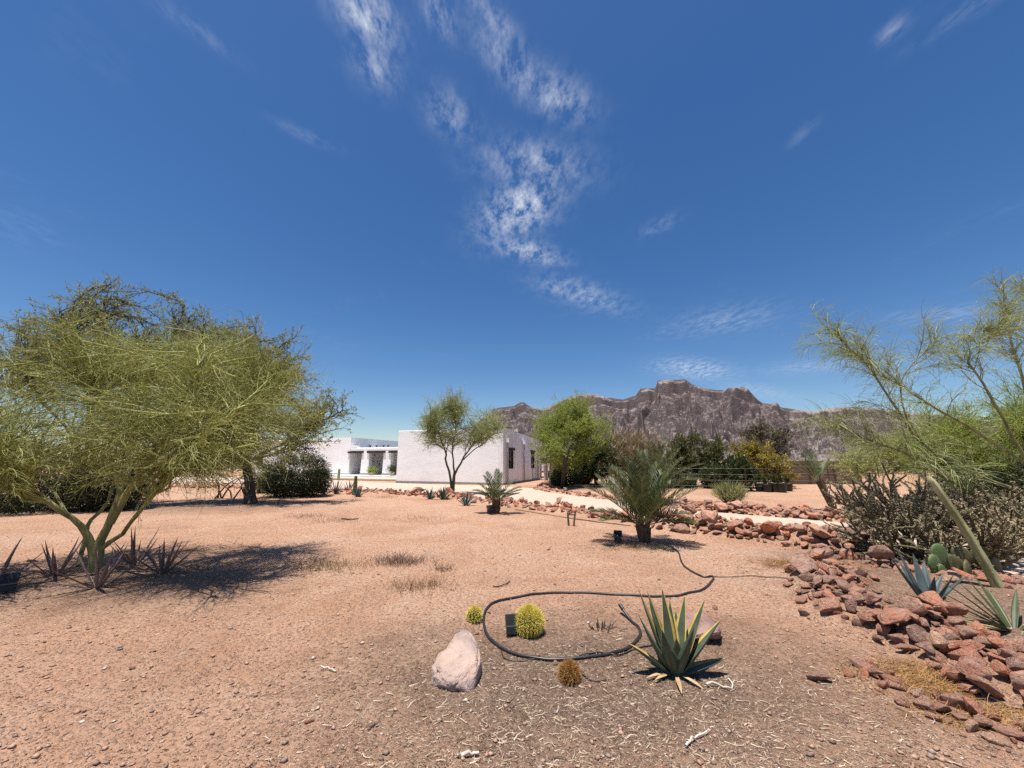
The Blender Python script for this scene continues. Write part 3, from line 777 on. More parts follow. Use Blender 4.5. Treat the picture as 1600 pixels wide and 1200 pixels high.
def bush(name, label, base, ells, mat, nl=8000, leaf=(.06, .11), lw=.3, nstem=40, stem_mat=None, group=None, shell=.55, cat='bush', up=.25):
    base = np.asarray(base, float); t = thing(name, label, cat, base, group)
    E = [(np.asarray(c, float) - base, np.asarray(r, float)) for c, r in ells]
    T = in_ellipsoids(E, nstem, .55); foot = np.zeros((nstem, 3)); foot[:, :2] = T[:, :2] * .3 + rng.normal(size=(nstem, 2)) * .06; foot[:, 2] = -.02
    u = np.linspace(0, 1, 6)[None, :, None]; mid = (foot + T) / 2; mid[:, :2] = foot[:, :2] * .6 + T[:, :2] * .4
    P = (1 - u) ** 2 * foot[:, None] + 2 * u * (1 - u) * mid[:, None] + u * u * T[:, None]
    a = Acc(); a.tubes(P, .016, .005, 4)
    b2 = grow(P, nstem * 10, (.2, .5), (.3, .9), 4, up, .02, .15, .3, 1.0); V, F = tube_batch(b2, .005, .002, 3); a.add(V, F); a.build('stems', stem_mat or M['bark'], t)
    c = in_ellipsoids(E, nl, shell); c += rng.normal(size=c.shape) * .05
    k = fbm(c[:, 0] * 2.1 + 5 * c[:, 2], c[:, 1] * 2.1 - 3 * c[:, 2], 2, 8); c = c[(k > -.32) & (c[:, 2] > .01)]
    ctr = np.array([e[0] for e in E]).mean(0); d = unit(unit(c - ctr) * .6 + rng.normal(size=c.shape) * .7 + [0, 0, up])
    Ls = rng.uniform(leaf[0], leaf[1], len(c)); V, F = leaf_batch(c, d, rng.normal(size=c.shape), Ls, Ls * lw)
    mesh_np('foliage', V, [F], mat, t)
    return t


def blade(L, w, el, droop, az, K=9, thick=.25, fold=.25, margin=.0, wpow=.55, base_w=.55, twist=0.0):
    """one succulent leaf from the origin; returns vertices, faces and material indices (margins = 1)"""
    s = np.linspace(0, 1, K); e = el - droop * s ** 1.5; st = L / (K - 1)
    r = np.concatenate([[0], np.cumsum(np.cos(e[:-1]) * st)]); z = np.concatenate([[0], np.cumsum(np.sin(e[:-1]) * st)])
    wd = w * (base_w + (1 - base_w) * np.sin(np.clip(s / .45, 0, 1) * math.pi / 2)) * np.where(s < .35, 1, (1 - ((s - .35) / .65) ** 1.6)) + .0008
    tn = np.stack([np.cos(e), np.zeros(K), np.sin(e)], -1); nr = np.stack([-np.sin(e), np.zeros(K), np.cos(e)], -1); sd = np.array([0, 1.0, 0])
    C = np.stack([r, np.zeros(K), z], -1); out = []
    m = 1 - margin if margin else .62
    prof = [(-1, fold), (-m, fold * m * m), (0, 0), (m, fold * m * m), (1, fold), (m * .8, -thick * .8 + fold * .3), (0, -thick), (-m * .8, -thick * .8 + fold * .3)]
    for k in range(K):
        tw = twist * s[k]
        for a, b_ in prof: out.append(C[k] + (sd * a + nr[k] * b_ * 1.0) * wd[k] / 2 + sd * tw * .0)
    n = len(prof); V = np.array(out); F, mi = [], []
    for k in range(K - 1):
        for j in range(n):
            j2 = (j + 1) % n; F.append([k * n + j, k * n + j2, (k + 1) * n + j2, (k + 1) * n + j]); mi.append(1 if margin and j in (0, 3) else 0)
    c, sn = math.cos(az), math.sin(az); Rm = np.array([[c, -sn, 0], [sn, c, 0], [0, 0, 1]])
    return V @ Rm.T, np.array(F), np.array(mi)


def rosette(name, label, cat, loc, leaves, mats, group=None, margin=0.0, thick=.25, fold=.3, off=.03):
    """leaves: (azimuth deg, elevation deg, length, width, droop deg[, material index])"""
    loc = (loc[0], loc[1], float(gz(loc[0], loc[1])) - .015); t = thing(name, label, cat, loc, group)
    for lf in leaves:
        az, el, L, w, dr = lf[:5]; V, F, mi = blade(L, w, R(el), R(dr), R(az), margin=margin, thick=thick, fold=fold)
        V = V + np.array([math.cos(R(az)), math.sin(R(az)), 0]) * off
        mm = mats if margin else [mats[lf[5] if len(lf) > 5 else 0]]
        mesh_np('leaf', V, [F], mm, t, True, mi if margin else None)
    return t


def rand_leaves(n, L, w, el=(25, 80), dr=(-5, 25), az0=0, spanaz=360):
    out = []
    for i in range(n):
        f = (i + .5) / n; out.append((az0 + spanaz * ((i * .618) % 1) + random.uniform(-12, 12), el[0] + (el[1] - el[0]) * f + random.uniform(-6, 6), random.uniform(*L), random.uniform(*w), random.uniform(*dr)))
    return out


def palm(name, label, loc, fronds, trunk_h, trunk_r, lean=(0, 0), dry=0, group=None, leaflet=.20, nleaf=34, lw=.016):
    """fronds: (azimuth deg, elevation deg, length, droop deg)"""
    loc = (loc[0], loc[1], float(gz(loc[0], loc[1])) - .02); t = thing(name, label, 'palm', loc, group)
    # trunk of overlapping old leaf bases
    a = Acc(); P = np.array([[0, 0, 0], [lean[0] * .5, lean[1] * .5, trunk_h * .5], [lean[0], lean[1], trunk_h]]); P = resample(P, 8)
    a.tubes(P[None], np.linspace(trunk_r * .75, trunk_r * .9, 8)[None], None, 10); a.build('trunk', M['palm_trunk'], t, True)
    bt = Acc(); n = int(26 + trunk_h * 26)
    for i in range(n):
        f = i / n; az = i * 2.4; c = P[0] * (1 - f) + P[-1] * f; d = np.array([math.cos(az), math.sin(az), 0]); r = trunk_r * .75
        q = np.array([c + d * r * .8, c + d * r * 1.15 + [0, 0, .09], c + d * r * (1.35 + .2 * random.random()) + [0, 0, .17 + .08 * random.random()]])
        V, F = tube_batch(q[None], .026, .012, 5); bt.add(V, F)
    bt.build('leaf_bases', M['palm_trunk'], t)
    top = P[-1]
    for i, (az, el, L, dr) in enumerate(fronds):
        K = 10; s = np.linspace(0, 1, K); e = R(el) - R(dr) * s ** 1.4; st = L / (K - 1)
        h = np.concatenate([[0], np.cumsum(np.cos(e[:-1]) * st)]); z = np.concatenate([[0], np.cumsum(np.sin(e[:-1]) * st)])
        d = np.array([math.cos(R(az)), math.sin(R(az)), 0]); side = np.array([-d[1], d[0], 0])
        side_bow = random.uniform(-.12, .12) * L
        C = top + h[:, None] * d + z[:, None] * np.array([0, 0, 1.0]) + side * (s ** 2 * side_bow)[:, None] + d * trunk_r * .5
        dm = i < dry; fm = M['palm_dry'] if dm else M['palm']
        rb = Acc(); rb.tubes(C[None], .012, .003, 5); fo = rb.build('frond', M['palm_dry'] if dm else M['palm_rib'], t)
        u = np.linspace(.16, .99, nleaf); ci = u * (K - 1); k = np.minimum(ci.astype(int), K - 2); f = (ci - k)[:, None]
        B = C[k] * (1 - f) + C[k + 1] * f; T = unit(C[k + 1] - C[k]); S = unit(np.cross(T, np.cross(side[None], T)))
        upv = np.cross(T, S); upv *= np.sign(upv[:, 2:3] + 1e-6)
        lv = Acc(); Ll = leaflet * (.55 + .75 * np.sin(np.clip(u * 1.05, 0, 1) * math.pi) ** .6)
        for sg in (-1, 1):
            D = unit(T * (.75 + .3 * u[:, None]) + S * sg * .85 + upv * .38 + rng.normal(size=T.shape) * .09); D2 = unit(D + [0, 0, -.22])
            Pm = B + D * Ll[:, None] * .55; Pt = Pm + D2 * Ll[:, None] * .45; nrm = unit(np.cross(D, upv + T * .3)); w = lw
            V = np.stack([B - nrm * w * .3, B + nrm * w * .3, Pm + nrm * w * .5, Pm - nrm * w * .5, Pt], 1); nn = len(B); o = (np.arange(nn) * 5)[:, None]
            lv.add(V, o + np.array([[0, 1, 2, 3]])); 
            lv.F.setdefault(3, []).append(o + np.array([[3, 2, 4]]) + lv.n - nn * 5); lv.M.setdefault(3, []).append(np.zeros(nn))
        lv.build('leaflets', fm, fo)
    return t


def spines_on(P, Nn, L, w, jitter=.35):
    n = len(P); D = unit(Nn + rng.normal(size=(n, 3)) * jitter); S = unit(np.cross(D, rng.normal(size=(n, 3)))); S2 = np.cross(D, S)
    Ls = (rng.uniform(.65, 1.15, n) * L)[:, None]
    V = np.stack([P + S * w, P - S * .5 * w + S2 * .87 * w, P - S * .5 * w - S2 * .87 * w, P + D * Ls], 1)
    o = (np.arange(n) * 4)[:, None]; F = np.concatenate([o + [[0, 1, 3]], o + [[1, 2, 3]], o + [[2, 0, 3]]])
    return V.reshape(-1, 3), F


def barrel(name, label, loc, r, h, mats, ribs=22, nsp=26, slen=.045, per=9, top_dense=True):
    loc = (loc[0], loc[1], float(gz(loc[0], loc[1])) - .01); t = thing(name, label, 'cactus', loc)
    nu, nv = ribs * 6, 20; u = np.arange(nu) / nu * 2 * math.pi; v = np.linspace(-1.15, math.pi / 2 - .02, nv)
    uu, vv = np.meshgrid(u, v); rr = r * (1 + .07 * np.cos(uu * ribs)) * np.cos(vv); V = np.stack([rr * np.cos(uu), rr * np.sin(uu), h * .5 + h * .5 * np.sin(vv)], -1)
    ii = np.arange(nu * nv).reshape(nv, nu); j2 = np.roll(ii, -1, 1); F = np.stack([ii[:-1], j2[:-1], j2[1:], ii[1:]], -1).reshape(-1, 4)
    mesh_np('body', V, [F], mats[0], t, True)
    P, Nn = [], []
    for k in range(ribs):
        for v_ in np.linspace(-.9, 1.5, nsp):
            a = k / ribs * 2 * math.pi; q = np.array([math.cos(a) * math.cos(v_), math.sin(a) * math.cos(v_), math.sin(v_)])
            for _ in range(per): P.append([q[0] * r * 1.06, q[1] * r * 1.06, h * .5 + h * .5 * q[2]]); Nn.append(q)
    V, F = spines_on(np.array(P), np.array(Nn), slen, .0021, .5)
    tag(mesh_np('spines', V, [F], mats[1], t), kind='stuff')
    return t


# ------------------------------------------------------------------ stones
def rock_mesh(i, npts, bevel, flat=(1, .8, .62)):
    r_ = np.random.default_rng(100 + i); p = unit(r_.normal(size=(npts, 3))) * r_.uniform(.82, 1.1, (npts, 1)) * np.array(flat) * r_.uniform(.8, 1.15, 3)
    bm = bmesh.new()
    for q in p: bm.verts.new(q)
    res = bmesh.ops.convex_hull(bm, input=bm.verts)
    bmesh.ops.delete(bm, geom=list({v for v in res['geom_interior'] if isinstance(v, bmesh.types.BMVert)} | {v for v in bm.verts if not v.link_faces}), context='VERTS')
    bmesh.ops.dissolve_limit(bm, angle_limit=R(14), verts=bm.verts, edges=bm.edges)
    if bevel:
        bmesh.ops.bevel(bm, geom=list(bm.edges), offset=bevel, segments=2, affect='EDGES', profile=.6, clamp_overlap=True)
        bmesh.ops.triangulate(bm, faces=bm.faces)
    me = bpy.data.meshes.new('stone'); bm.to_mesh(me); bm.free(); me.materials.append(M['rock'])
    if bevel:
        me.polygons.foreach_set('use_smooth', np.ones(len(me.polygons), bool))
    return me


ROCKS = [rock_mesh(i, 13 + i % 5, .11) for i in range(14)]
ROCKS_FAR = [rock_mesh(40 + i, 12, 0) for i in range(8)]


def stone(me, loc, s, parent=None, name='stone'):
    o = link(name, me, parent); o.location = loc; o.scale = (s * random.uniform(.85, 1.25), s * random.uniform(.75, 1.1), s * random.uniform(.7, 1.05))
    o.rotation_euler = (random.uniform(-.5, .5), random.uniform(-.5, .5), random.uniform(0, 6.28)); return o


def rock_border(label, pts, n, width, size, meshes, bank=.12, name='rock_border', big=.12, rise=0.0):
    """stones bedded on a low bank of soil and rubble that follows the line"""
    pts = np.asarray(pts, float)[:, :2]; K = 70; line_ = resample(np.concatenate([pts, np.zeros((len(pts), 1))], 1), K)[:, :2]
    org = line_[K // 2]; t = thing(name, label, 'rock border', (org[0], org[1], 0))
    T = unit(np.gradient(line_, axis=0)); Nn = np.stack([-T[:, 1], T[:, 0]], -1); f = np.linspace(0, 1, K)
    W_ = np.array([width(q) if callable(width) else width for q in f]); Hb = bank * (.75 + .9 * fbm(f * 9, f * 0, 2, int(n))) * np.minimum(1, np.minimum(f, 1 - f) * 12 + .25)
    o_ = np.linspace(-1.25, 1.25, 13); prof = np.clip(np.cos(o_ / 1.25 * math.pi / 2), 0, 1) ** 1.2
    XY = line_[:, None] + Nn[:, None] * (o_[None, :, None] * W_[:, None, None]); z = gz(XY[..., 0], XY[..., 1]) + Hb[:, None] * prof[None] + .03 * fbm(XY[..., 0] * 5, XY[..., 1] * 5, 2, 3) * prof[None] - .03 * (prof[None] < .05)
    V = np.concatenate([XY - org, z[..., None]], -1); ii = np.arange(K * 13).reshape(K, 13); F = np.stack([ii[:-1, :-1], ii[1:, :-1], ii[1:, 1:], ii[:-1, 1:]], -1).reshape(-1, 4)
    mesh_np('soil_bank', V, [F], M['ground'], t, True)
    placed = []
    for q in range(n):
        s = random.uniform(*size) * (random.uniform(1.4, 2.0) if random.random() < big else 1.0); best = None
        for _try in range(7):
            fi = random.uniform(0, K - 1.001); k = int(fi); w = W_[k]; off = np.clip(random.gauss(0, .55), -1.15, 1.15)
            if _try == 0: s *= 1 + rise * (fi / K - .4)
            p = line_[k] * (1 - fi + k) + line_[k + 1] * (fi - k) + Nn[k] * off * w
            gap = min([math.hypot(p[0] - a[0], p[1] - a[1]) - .75 * (s + a[2]) for a in placed], default=9)
            if best is None or gap > best[0]: best = (gap, p, off, k)
            if gap > 0: break
        gap, p, off, k = best; h = Hb[k] * math.cos(off / 1.25 * math.pi / 2) ** 1.2
        lift = 0.0 if gap > -.3 * s else s * random.uniform(.35, .75)
        stone(random.choice(meshes), (p[0] - org[0], p[1] - org[1], float(gz(p[0], p[1])) + h + s * .22 + lift), s, t); placed.append((p[0], p[1], s))
    return t


def gp(*pxs): return [G(*p) for p in pxs]


# borders of the drive, house side to the right; then the near heap
rock_border('low border of red stones along the drive, left of the large palm', gp((560, 766), (640, 772), (700, 777), (770, 786), (840, 794), (900, 801), (965, 810)), 300, .40, (.10, .17), ROCKS_FAR, .16, big=.06)
rock_border('high heap of red boulders beside the large palm, along the drive', gp((980, 814), (1060, 824), (1130, 832), (1210, 841), (1300, 854), (1350, 864)), 295, .48, (.065, .135), ROCKS, .26, big=.18)
rock_border('short curved stone border before the green tree by the house corner', gp((878, 757), (850, 760), (846, 764), (870, 769), (910, 774), (960, 780), (985, 783)), 130, .38, (.11, .18), ROCKS_FAR, .12)
rock_border('stone border on the far side of the drive, before the bare orchard ground', gp((1065, 791), (1120, 797), (1190, 803), (1260, 809), (1330, 815), (1390, 822)), 190, .34, (.09, .17), ROCKS_FAR, .14)
rock_border('distant stone border in the tree shade at the left', gp((170, 762), (250, 762), (330, 762), (400, 763), (470, 768), (520, 770), (560, 768)), 190, .38, (.11, .18), ROCKS_FAR, .12)
rock_border('nearest heap of red and grey stones edging the raised cactus bed', gp((1300, 905), (1305, 945), (1335, 975), (1400, 992), (1465, 1012), (1540, 1042), (1610, 1078), (1690, 1120)), 299, lambda f: .37 + .04 * f, (.034, .08), ROCKS, .17, big=.12, rise=1.0)
rock_border('thin scatter of flat stones under the cholla and prickly pear', gp((1330, 882), (1380, 895), (1430, 905), (1530, 925), (1600, 920), (1700, 925)), 60, .26, (.05, .11), ROCKS, .03)
rock_border('fallen stones in straw at the foot of the near heap, bottom right', gp((1330, 1050), (1430, 1095), (1520, 1125), (1600, 1150), (1700, 1180)), 44, .16, (.03, .07), ROCKS, .01)


def loose(label, px, py, s, me=None, name='stone', cat='stone', mat=None, scale=None, rot=None):
    p = G(px, py); z = float(gz(p[0], p[1])); me = me or random.choice(ROCKS)
    o = link(name, me); o.location = (p[0], p[1], z + s * .28); o.scale = scale or (s, s * .8, s * .7); o.rotation_euler = rot or (random.uniform(-.3, .3), random.uniform(-.3, .3), random.uniform(0, 6.28))
    return tag(o, label, cat)


loose('loose red stone on bare ground left of the near rock heap', 1283, 1066, .085)
loose('small orange red stone right of the variegated agave', 1118, 957, .05)
loose('small reddish stone touching the hose ring beside the dried cactus', 868, 1035, .034)
loose('square pale stone on bare ground near the bottom edge', 582, 1146, .035)
loose('small dark red stone alone on bare ground, lower left', 205, 1048, .03)
loose('small dark stone just above the bottom edge, left of centre', 482, 1140, .03)
loose('pale pink stone among the cactus beds by the left aloes', 545, 772, .28, ROCKS_FAR[2])
loose('tiny rust stone inside the left bend of the hose', 764, 965, .028)
loose('small pale stone on the ground near the two short stakes', 857, 861, .06)
loose('flat reddish stone lying left of the aloes, in sun', 50, 878, .07)


def boulder(label, px, py, size, mat, seed, name='boulder', rz=0, dz=0.0, pts=None):
    p = G(px, py); bm = bmesh.new(); r_ = np.random.default_rng(seed)
    q = np.array(pts) if pts is not None else unit(r_.normal(size=(16, 3)))
    for v in q: bm.verts.new(v * np.array(size))
    bmesh.ops.convex_hull(bm, input=bm.verts); bmesh.ops.delete(bm, geom=[v for v in bm.verts if not v.link_faces], context='VERTS')
    bmesh.ops.bevel(bm, geom=list(bm.edges), offset=min(size) * .10, segments=2, affect='EDGES', clamp_overlap=True); bmesh.ops.triangulate(bm, faces=bm.faces)
    bmesh.ops.subdivide_edges(bm, edges=[e for e in bm.edges if e.calc_length() > min(size) * .25], cuts=2, use_grid_fill=True); bmesh.ops.triangulate(bm, faces=bm.faces)
    me = bpy.data.meshes.new(name); bm.normal_update()
    co = np.array([v.co for v in bm.verts]); no = np.array([v.normal for v in bm.verts]); k = 1 / max(size)
    d = fbm(co[:, 0] * 4 * k + co[:, 2] * 3 * k, co[:, 1] * 4 * k - co[:, 2] * 2.2 * k, 4, seed) * max(size) * .09
    for v, dd, n in zip(bm.verts, d, no): v.co = v.co + Vector(n) * float(dd)
    bm.to_mesh(me); bm.free(); me.materials.append(mat); me.polygons.foreach_set('use_smooth', np.ones(len(me.polygons), bool))
    o = link(name, me); o.location = (p[0], p[1], float(gz(p[0], p[1])) + dz); o.rotation_euler = (0, 0, rz); return tag(o, label, 'boulder')


# wedge-shaped pale boulder: tall at the back, sloping to a blunt front
boulder('large pale pink wedge-shaped boulder left of the hose ring', 717, 1050, (.185, .28, .175), M['boulder'], 7, dz=0.02,
        pts=[(-.95, -.75, -.3), (.75, -.85, -.35), (.95, .1, -.4), (.5, 1.0, -.4), (-.5, .7, -.4), (-.98, -.1, -.35), (-.9, -.7, .45), (-.1, -1.0, .05), (.35, -.95, .35), (.95, -.35, .6), (.75, .3, .8), (.25, .85, 1.05), (-.15, .9, 1.08), (-.6, .35, .85), (-.98, -.3, .55), (.2, -.4, .72)])
boulder('flat pinkish stone slab behind the variegated agave', 1085, 992, (.30, .26, .10), M['pink_slab'], 19, 'stone_slab', dz=.06)


# ------------------------------------------------------------------ foreground: agave, cacti, hose
ag = [(95, 82, 0.594, 0.112, 3), (140, 76, 0.594, 0.112, 2), (160, 70, 0.630, 0.112, -4), (178, 60, 0.486, 0.119, -8), (186, 38, 0.423, 0.112, 6), (70, 76, 0.504, 0.106, 4), (38, 70, 0.558, 0.112, 0), (14, 60, 0.594, 0.119, -2), (350, 52, 0.540, 0.132, 2), (352, 22, 0.387, 0.119, -2),
      (262, 72, 0.324, 0.132, -6), (300, 66, 0.450, 0.132, -6), (228, 64, 0.414, 0.125, -8), (110, 62, 0.504, 0.119, -4), (60, 58, 0.450, 0.119, -4)]
t = rosette('variegated_agave', 'green agave with yellow-edged leaves at the right end of the hose ring', 'agave', G(1055, 1050), ag, [M['agave'], M['agave_edge']], margin=.34, thick=.22, fold=.42, off=.035)
for az, L in ((255, .26), (205, .22), (215, .18), (290, .2)):
    V, F, mi = blade(L, .035, R(8), R(16), R(az)); mesh_np('dead_leaf', V + np.array([math.cos(R(az)) * .08, math.sin(R(az)) * .08, .035]), [F], M['dead_leaf'], t, True)
barrel('golden_barrel_cactus', 'round yellow-spined barrel cactus inside the hose ring', G(827, 990), .112, .225, (M['barrel'], M['spine_y']))
barrel('golden_barrel_cactus', 'small yellow barrel cactus beside the pale boulder', G(741, 975), .062, .12, (M['barrel'], M['spine_y']), 14, 14, .032, 7)
barrel('dried_barrel_cactus', 'small dried orange barrel cactus just outside the hose ring', G(890, 1058), .06, .12, (M['barrel_dry'], M['spine_o']), 14, 14, .04, 8)


def on_ground(pxs, K, lift):
    P = np.array([G(*p) for p in pxs]); P = resample(P, K); P[:, 2] = gz(P[:, 0], P[:, 1]) + lift; return P


hz = on_ground([(1038, 851), (1058, 862), (1066, 880), (1085, 896), (1100, 903), (1114, 903), (1112, 914), (1098, 928), (1060, 936), (1010, 937), (940, 933), (870, 932), (815, 939), (772, 950), (757, 966), (758, 986), (773, 1006), (805, 1021), (850, 1030), (900, 1031), (950, 1025), (985, 1012), (1000, 998), (998, 984), (986, 973), (974, 966)], 130, .012)
hz[-6:, 2] += np.linspace(0, .05, 6)
a = Acc(); a.tubes(hz[None], .0135, .0135, 8); ho = tag(a.build('garden_hose', M['hose'], None, True), 'black hose running from the palm and lying in a ring round the barrel cactus', 'hose')
a = Acc(); a.tubes(np.array([hz[-1], hz[-1] + unit(hz[-1] - hz[-2]) * .03, hz[-1] + unit(hz[-1] - hz[-2]) * .06])[None], .02, .018, 8); a.build('coupling', M['black'], ho)


def line(label, pxs, r, mat, name='drip_line', lift=.006, K=40):
    P = on_ground(pxs, K, lift); P[:, 2] += np.abs(fbm(np.linspace(0, 5, K), np.zeros(K), 2, int(pxs[0][0]))) * .015
    a = Acc(); a.tubes(P[None], r, r, 6); return tag(a.build(name, mat, None, True), label, 'pipe')


line('thin dark drip line running right from the hose bend to the rock heap', [(1114, 903), (1180, 907), (1250, 918), (1310, 912)], .006, M['drip'])
line('brown irrigation pipe from the small palm past the stakes to the large palm', [(805, 796), (850, 803), (890, 809), (930, 815), (985, 821)], .014, M['drip'])
line('looped thin black tube beside the dried barrel cactus', [(900, 1036), (912, 1054), (930, 1062), (948, 1061)], .004, M['hose'])
line('thin black tube doubled under the front of the hose ring', [(905, 1026), (940, 1022), (965, 1026), (990, 1016), (1030, 1010)], .005, M['hose'])
line('thin black tube looping under the left front of the hose', [(783, 1016), (790, 1027), (812, 1030), (835, 1029)], .004, M['hose'])


def spotlight(label, px, py, s, rz, tilt):
    p = G(px, py); t = thing('garden_spotlight', label, 'spotlight', (p[0], p[1], float(gz(p[0], p[1]))), 'black garden spotlights', rz)
    a = Acc(); a.box((0, .0, s * .62), (s * .62, s * .16, s * .5), rx=tilt); o = a.build('solar_panel', M['black'], t); soft(o, s * .02)
    a = Acc(); a.box((0, -.02, s * .24), (s * .56, s * .26, s * .34), rx=-.25); o = a.build('lamp_head', M['black'], t); soft(o, s * .02)
    a = Acc(); a.box((0, -s * .17, s * .42), (s * .7, s * .05, s * .04)); a.build('bracket', M['steel'], t)
    a = Acc(); a.tubes(np.array([[0, 0, -s * .2], [0, 0, s * .1], [0, 0, s * .5]])[None], s * .05, s * .05, 6); a.build('stake', M['black'], t)


spotlight('black garden spotlight touching the left side of the golden barrel cactus', 800, 992, .20, R(8), -.45)
spotlight('black garden spotlight on the ground left of the small palm', 765, 803, .30, R(30), -.6)
spotlight('black garden spotlight in dead fronds left of the large palm', 966, 848, .26, R(-20), -.7)
spotlight('black garden spotlight at the left picture edge by an aloe', 9, 926, .26, R(40), -.5)

# remains of a cut plant in the ring
p = G(940, 985); t = thing('dry_stump', 'dry cut plant stump in the soil inside the hose ring', 'stump', (p[0], p[1], float(gz(p[0], p[1]))))
for i in range(22):
    a = Acc(); x, y = random.gauss(0, .05), random.gauss(0, .025); h = random.uniform(.03, .085); a.tubes(np.array([[x, y, -.01], [x * 1.2, y * 1.2, h * .5], [x * 1.5 + random.gauss(0, .01), y * 1.5, h]])[None], .006, .004, 5); a.build('stub', M['wood'], t)

# two short stakes with a crossbar
p = G(893, 821); t = thing('wooden_stakes', 'pair of short weathered stakes holding the brown irrigation pipe', 'stakes', (p[0], p[1], float(gz(p[0], p[1]))))
for dx, ln in ((-.07, -.02), (.05, .05)):
    a = Acc(); a.tubes(np.array([[dx, 0, -.05], [dx + ln * .5, 0, .15], [dx + ln, 0, .33]])[None], .028, .024, 7); a.build('stake', M['wood'], t)
a = Acc(); a.box((.0, 0, .27), (.2, .03, .03)); a.build('crossbar', M['wood'], t)

# ------------------------------------------------------------------ right-hand cactus bed
t = rosette('blue_agave', 'blue-grey agave standing behind the near rock heap', 'agave', G(1455, 962), [(165, 62, .58, .07, -6), (120, 74, .60, .075, -2), (60, 70, .52, .08, -4), (40, 58, .50, .08, 4), (20, 44, .44, .075, 10), (200, 56, .34, .07, 4), (300, 60, .42, .08, -4), (340, 48, .46, .075, 8), (250, 64, .38, .08, -2), (90, 60, .46, .08, 0)], [M['agave_blue']], thick=.28, fold=.42)
lv = [(172, 26, .62, .05, -2), (160, 34, .6, .045, 4), (184, 12, .6, .05, -4, 1), (192, 10, .55, .045, -4, 1), (140, 46, .55, .05, 8), (110, 62, .5, .04, 4), (80, 60, .5, .04, 8), (60, 45, .45, .04, 10), (200, 20, .5, .045, 6), (30, 40, .5, .05, 10), (165, 16, .58, .04, -2, 1), (125, 55, .5, .045, 6), (340, 40, .45, .045, 8)]
rosette('yucca', 'spiky green yucca with yellow lower leaves at the right picture edge', 'yucca', G(1588, 1000), lv, [M['yucca'], M['yucca_dry']], thick=.18, fold=.3)


def prickly_pear():
    p = G(1482, 912); z = float(gz(p[0], p[1])); t = thing('prickly_pear', 'prickly pear cactus with flat green and browned pads behind the blue agave', 'cactus', (p[0], p[1], z))
    D = p[1]

    def pad(px, py, w, h, yaw, lean, old, dy=0.0, sp=True):
        w, h = w * 1.2, h * 1.2
        c = AT(px, py, D + dy) - np.array([p[0], p[1], z]); nu, nv = 18, 11
        u = np.linspace(0, 2 * math.pi, nu, endpoint=False); v = np.linspace(-math.pi / 2 + .05, math.pi / 2 - .05, nv); uu, vv = np.meshgrid(u, v)
        taper = 1 - .22 * (1 - np.sin(vv)) / 2
        V = np.stack([w / 2 * np.cos(vv) * np.cos(uu) * taper, .028 * np.sign(np.sin(uu)) * np.abs(np.sin(uu)) ** .8 * np.cos(vv) ** .7, h / 2 * np.sin(vv)], -1).reshape(-1, 3)
        m = np.array((Euler((0, 0, yaw)).to_matrix() @ Euler((0, lean, 0)).to_matrix())); V2 = V @ m.T + c
        ii = np.arange(nu * nv).reshape(nv, nu); j2 = np.roll(ii, -1, 1); F = np.stack([ii[:-1], j2[:-1], j2[1:], ii[1:]], -1).reshape(-1, 4)
        o = mesh_np('pad', V2, [F, ii[:1, ::-1], ii[-1:]], M['pear_old'] if old else M['pear'], t, True)
        k = rng.choice(len(V), 90); Nn = np.stack([V[k, 0] * .3, np.sign(V[k, 1]) * .6, V[k, 2] * .3], -1) @ m.T
        Vs, Fs = spines_on(V2[k], unit(Nn), .018, .0012, .6); mesh_np('spines', Vs, [Fs], M['spine_t'], o)['kind'] = 'stuff'
    for a_ in ((1461, 884, .19, .24, .2, -.12, False), (1467, 868, .19, .26, -.15, .1, False, .05), (1490, 884, .28, .24, .1, .35, True, .08), (1502, 868, .26, .20, -.1, .6, True, .2), (1478, 905, .15, .34, .3, -.35, False, -.02),
               (1512, 893, .20, .24, .5, .15, True, .05), (1505, 912, .22, .18, .2, .7, True, -.05), (1532, 870, .20, .24, -.4, .1, True, .25), (1540, 890, .18, .2, .7, .1, True, .15), (1557, 888, .20, .27, .25, -.1, True, .2), (1553, 905, .16, .2, -.5, .2, True, .1), (1490, 925, .16, .26, .1, -.45, False, -.2)): pad(*a_)


prickly_pear()


def column_cactus(label, base, tip, r0, r1, name='columnar_cactus', ribs=5, mat='column', sp=260, mid=None):
    base, tip = np.asarray(base, float), np.asarray(tip, float); t = thing(name, label, 'cactus', base)
    K = 26; P = resample(np.array([[0, 0, 0], (tip - base) * .5 + (mid if mid is not None else 0), tip - base]), K); n = ribs * 6
    a = np.arange(n) / n * 2 * math.pi; s = np.linspace(0, 1, K); rad = (r0 * (1 - s) + r1 * s) * np.where(s > .93, np.sqrt(np.clip(1 - ((s - .93) / .075) ** 2, .05, 1)), 1) * (1 + .05 * np.sin(s * 30))
    T = unit(np.gradient(P, axis=0)); Nn = unit(np.cross(T, [0, 1.0, .1])); B = np.cross(T, Nn); rr = rad[:, None] * (1 + .26 * np.abs(np.cos(a * ribs / 2)) ** .7 - .13)[None]
    V = P[:, None] + rr[..., None] * (np.cos(a)[None, :, None] * Nn[:, None] + np.sin(a)[None, :, None] * B[:, None])
    ii = np.arange(K * n).reshape(K, n); j2 = np.roll(ii, -1, 1); F = np.stack([ii[:-1], j2[:-1], j2[1:], ii[1:]], -1).reshape(-1, 4)
    mesh_np('stem', V, [F, ii[-1:]], M[mat], t, True)
    k = rng.integers(0, K, sp); j = rng.integers(0, ribs, sp) * 6; q = V[k, j]; Vs, Fs = spines_on(q, unit(q - P[k]), r0 * .4, .0015, .6)
    tag(mesh_np('spines', Vs, [Fs], M['spine_t'], t), kind='stuff'); return t


